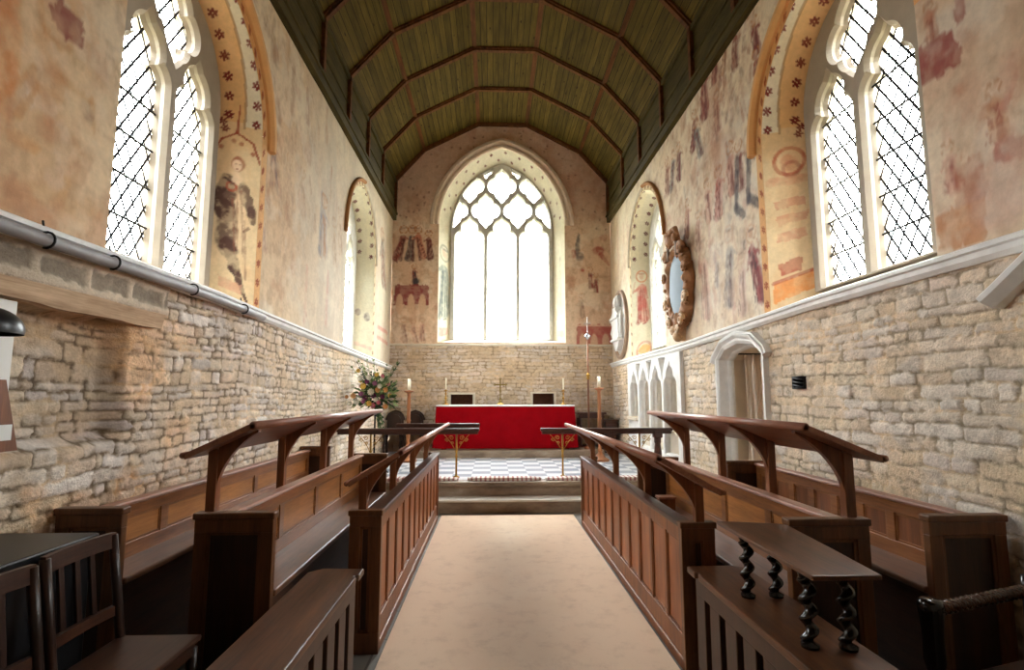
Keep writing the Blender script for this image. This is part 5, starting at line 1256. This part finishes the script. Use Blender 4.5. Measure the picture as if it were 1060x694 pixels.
# ------------------------------------------------------------------ slat-back chairs on the left, box chest behind them
def slat_chair(lab, x, y):
    """back along x=0, seat towards +x; y is the middle"""
    o = thing('slat_back_chair', lab, 'chair', (x, y, 0), 0, 'slat-back chairs in the left foreground')
    w = .205
    m = MB(); m.box(.0, .36, -w, w, .425, .45, .009); m.box(.02, .34, -w+.02, w-.02, .37, .425); m.build('seat', 'oak_dark_y', o)
    for sy in (-w+.018, w-.018):
        m = MB(); m.tube([(.01, sy, 0), (.015, sy, .42), (-.02, sy, .66), (-.055, sy, .885)], .019, 8); m.build('back_post', 'oak_dark', o)
        m = MB(); m.lathe([(.016, 0), (.02, .1), (.02, .40)], (.33, sy, 0), 10); m.build('leg', 'oak_dark', o)
    def rail(z0, z1, bow): 
        m = MB(); N = 14; vs = []
        for k in range(N+1):
            yy = -w+.01+(2*w-.02)*k/N; xo = -(bow)*(1-(2*k/N-1)**2)
            for z in (z0, z1):
                xb = -.055*(z-.45)/.43; vs += [(xb+xo-.011, yy, z), (xb+xo+.011, yy, z)]
        m.add(vs, [(k*4+a, k*4+b, k*4+4+b, k*4+4+a) for k in range(N) for a, b in ((0, 1), (1, 3), (3, 2), (2, 0))]+[(0, 1, 3, 2), (N*4, N*4+1, N*4+3, N*4+2)]); return m
    rail(.83, .895, .02).build('top_rail', 'oak_dark_y', o); rail(.545, .585, .015).build('lower_rail', 'oak_dark_y', o)
    for k in range(3):
        yy = (k-1)*.085; m = MB(); m.box(-.045, -.03, yy-.014, yy+.014, .57, .845, .003)
        sl = m.build('slat', 'oak_dark', o)
        for v in sl.data.vertices: v.co.x += -.055*(v.co.z-.45)/.43+.012-.0
    for z, sy in ((.2, -w+.018), (.2, w-.018)): m = MB(); m.tube([(.015, sy, z), (.33, sy, z)], .010, 8); m.build('stretcher', 'oak_dark', o)
    m = MB(); m.tube([(.33, -w+.02, .28), (.33, w-.02, .28)], .010, 8); m.build('stretcher', 'oak_dark', o)
    return o
slat_chair('dark slat-back chair in the left foreground with its seat in view', -1.655, 2.405)
slat_chair('dark slat-back chair cut off by the bottom left corner', -1.62, 1.93)
o = thing('black_chest', 'long low black box with a lid, against the left wall behind the slat-back chairs', 'chest', (-1.975, 1.7, 0))
m = MB(); m.box(-.20, .20, -1.1, .86, 0, .86, .008); m.build('body', 'black', o); m = MB(); m.box(-.215, .215, -1.12, .88, .86, .90, .008); m.build('lid', 'black', o)
# ------------------------------------------------------------------ rope-carved armchair, right edge
o = thing('rope_carved_armchair', 'dark armchair with rope-carved arm rail at the bottom right corner', 'chair', (2.03, 1.93, 0), R(17))
M['rope'] = mat_plain('dark_brown_rope_carving', (74, 48, 36), .25, .2, 8, 0, .03)
def rope(m, a, b, r, pitch=.03):
    a, b = Vector(a), Vector(b); L_ = (b-a).length; n = int(L_/.006); d = (b-a)/L_; u = d.cross(Vector((0, 0, 1))); u = u.normalized() if u.length > .1 else Vector((1, 0, 0)); v = d.cross(u)
    for k in range(2):
        m.tube([a+d*(L_*i/n)+(u*math.cos(i*.006/pitch*2*PI+k*PI)+v*math.sin(i*.006/pitch*2*PI+k*PI))*r*.45 for i in range(n+1)], r*.62, 6)
for y in (.27, -.27):
    m = MB(); rope(m, (-.27, y, .70), (.33, y, .71), .026); m.build('arm', 'rope', o)
    for x in (-.30, .30):
        m = MB(); m.lathe([(.030, 0), (.036, .05), (.024, .08), (.036, .2), (.036, .44), (.026, .47), (.036, .52), (.034, .6), (.038, .66), (.043, .70), (.043, .725), (.032, .74)] if x < 0 else [(.03, 0), (.034, .44), (.03, .7), (.03, .76)], (x, y, 0), 14); m.build('leg', 'ebony', o)
m = MB(); m.box(-.31, .31, -.29, .29, .40, .44, .012); m.build('seat', 'oak_dark', o)
m = MB(); m.box(.28, .315, -.27, .27, .64, .73, .01); m.box(.285, .31, -.27, .27, .50, .56, .01)
for k in range(5): m.box(.29, .305, -.2+.1*k-.015, -.2+.1*k+.015, .55, .65, .003)
m.build('backrest', 'oak_dark', o)
for y in (.27, -.27): m = MB(); m.tube([(-.3, y, .16), (.3, y, .16)], .014, 8); m.build('stretcher', 'ebony', o)
# ------------------------------------------------------------------ things at the left edge
o = thing('black_lampshade', 'black round lampshade at the left edge in front of the stone recess', 'lamp', (-2.05, 2.23, 1.775))
m = MB(); m.add([( .13*math.sin(t)*math.cos(a), .13*math.sin(t)*math.sin(a), .095*math.cos(t)) for t in np.linspace(.12, 1.75, 10) for a in np.linspace(0, 2*PI, 28, endpoint=False)], [(i*28+j, i*28+(j+1) % 28, i*28+28+(j+1) % 28, i*28+28+j) for i in range(9) for j in range(28)], True); m.build('lamp_shade', 'black', o, fix=False)
m = MB(); m.ball((0, 0, -.01), .035, 2); m.build('bulb', 'wax', o)
m = MB(); m.tube([(0, 0, .07), (-.02, -.02, .12), (-.12, -.06, .13), (-.20, -.08, .10)], .010, 8); m.build('bracket_arm', 'iron', o)
m = MB(); m.tube([(-2.12, 2.29, 1.95), (-2.12, 2.29, 1.90), (-2.135, 2.275, 1.42)], .016, 8); m.build('white_post', 'white')
bpy.data.objects.remove(bpy.data.objects['white_post'])
m = MB(); m.box(XL-.09, XL+.03, 2.20, 2.565, 1.42, 1.945, .004); structure(m.build('trim_10', 'white'))
o = thing('hanging_notice_board', 'reddish brown wooden board with a white sheet, on the wall at the left edge', 'board', (XL+.05, 2.42, 1.28))
m = MB(); m.prism([(-.2, -.02), (.185, -.02), (.09, .30), (-.2, .30)], 'X', -.01, .012); m.build('board', 'oak', o); m = MB(); m.box(.012, .016, -.12, .14, .03, .10); m.build('paper_sheet', 'white', o)
SKY, EXPO = 16.0, 2.0
# ------------------------------------------------------------------ sky + render settings
w = bpy.data.worlds.new('overcast_sky'); bpy.context.scene.world = w; w.use_nodes = True; nt = w.node_tree; nt.nodes.clear()
tc = nt.nodes.new('ShaderNodeTexCoord'); sx = nt.nodes.new('ShaderNodeSeparateXYZ'); nt.links.new(tc.outputs['Generated'], sx.inputs[0])
rp = nt.nodes.new('ShaderNodeValToRGB'); mr = nt.nodes.new('ShaderNodeMapRange'); mr.inputs[1].default_value = -1; mr.inputs[2].default_value = 1
nt.links.new(sx.outputs[2], mr.inputs[0]); nt.links.new(mr.outputs[0], rp.inputs[0])
e = rp.color_ramp.elements; e[0].position = .47; e[0].color = (.09, .085, .055, 1); e[1].position = .52; e[1].color = (.44, .46, .48, 1)
x = e.new(1.0); x.color = (1.0, 1.0, 1.0, 1)
bg = nt.nodes.new('ShaderNodeBackground'); nt.links.new(rp.outputs[0], bg.inputs[0]); bg.inputs[1].default_value = SKY
wo = nt.nodes.new('ShaderNodeOutputWorld'); nt.links.new(bg.outputs[0], wo.inputs[0])
sc = bpy.context.scene
sc.view_settings.view_transform = 'Standard'; sc.view_settings.look = 'None'; sc.view_settings.gamma = 1; sc.view_settings.use_curve_mapping = False
sc.view_settings.exposure = EXPO
sc.cycles.max_bounces = 10; sc.cycles.diffuse_bounces = 8; sc.cycles.glossy_bounces = 3; sc.cycles.transparent_max_bounces = 10; sc.cycles.transmission_bounces = 4
sc.cycles.sample_clamp_indirect = 6.0; sc.cycles.caustics_reflective = False; sc.cycles.caustics_refractive = False
sc.cycles.use_denoising = True
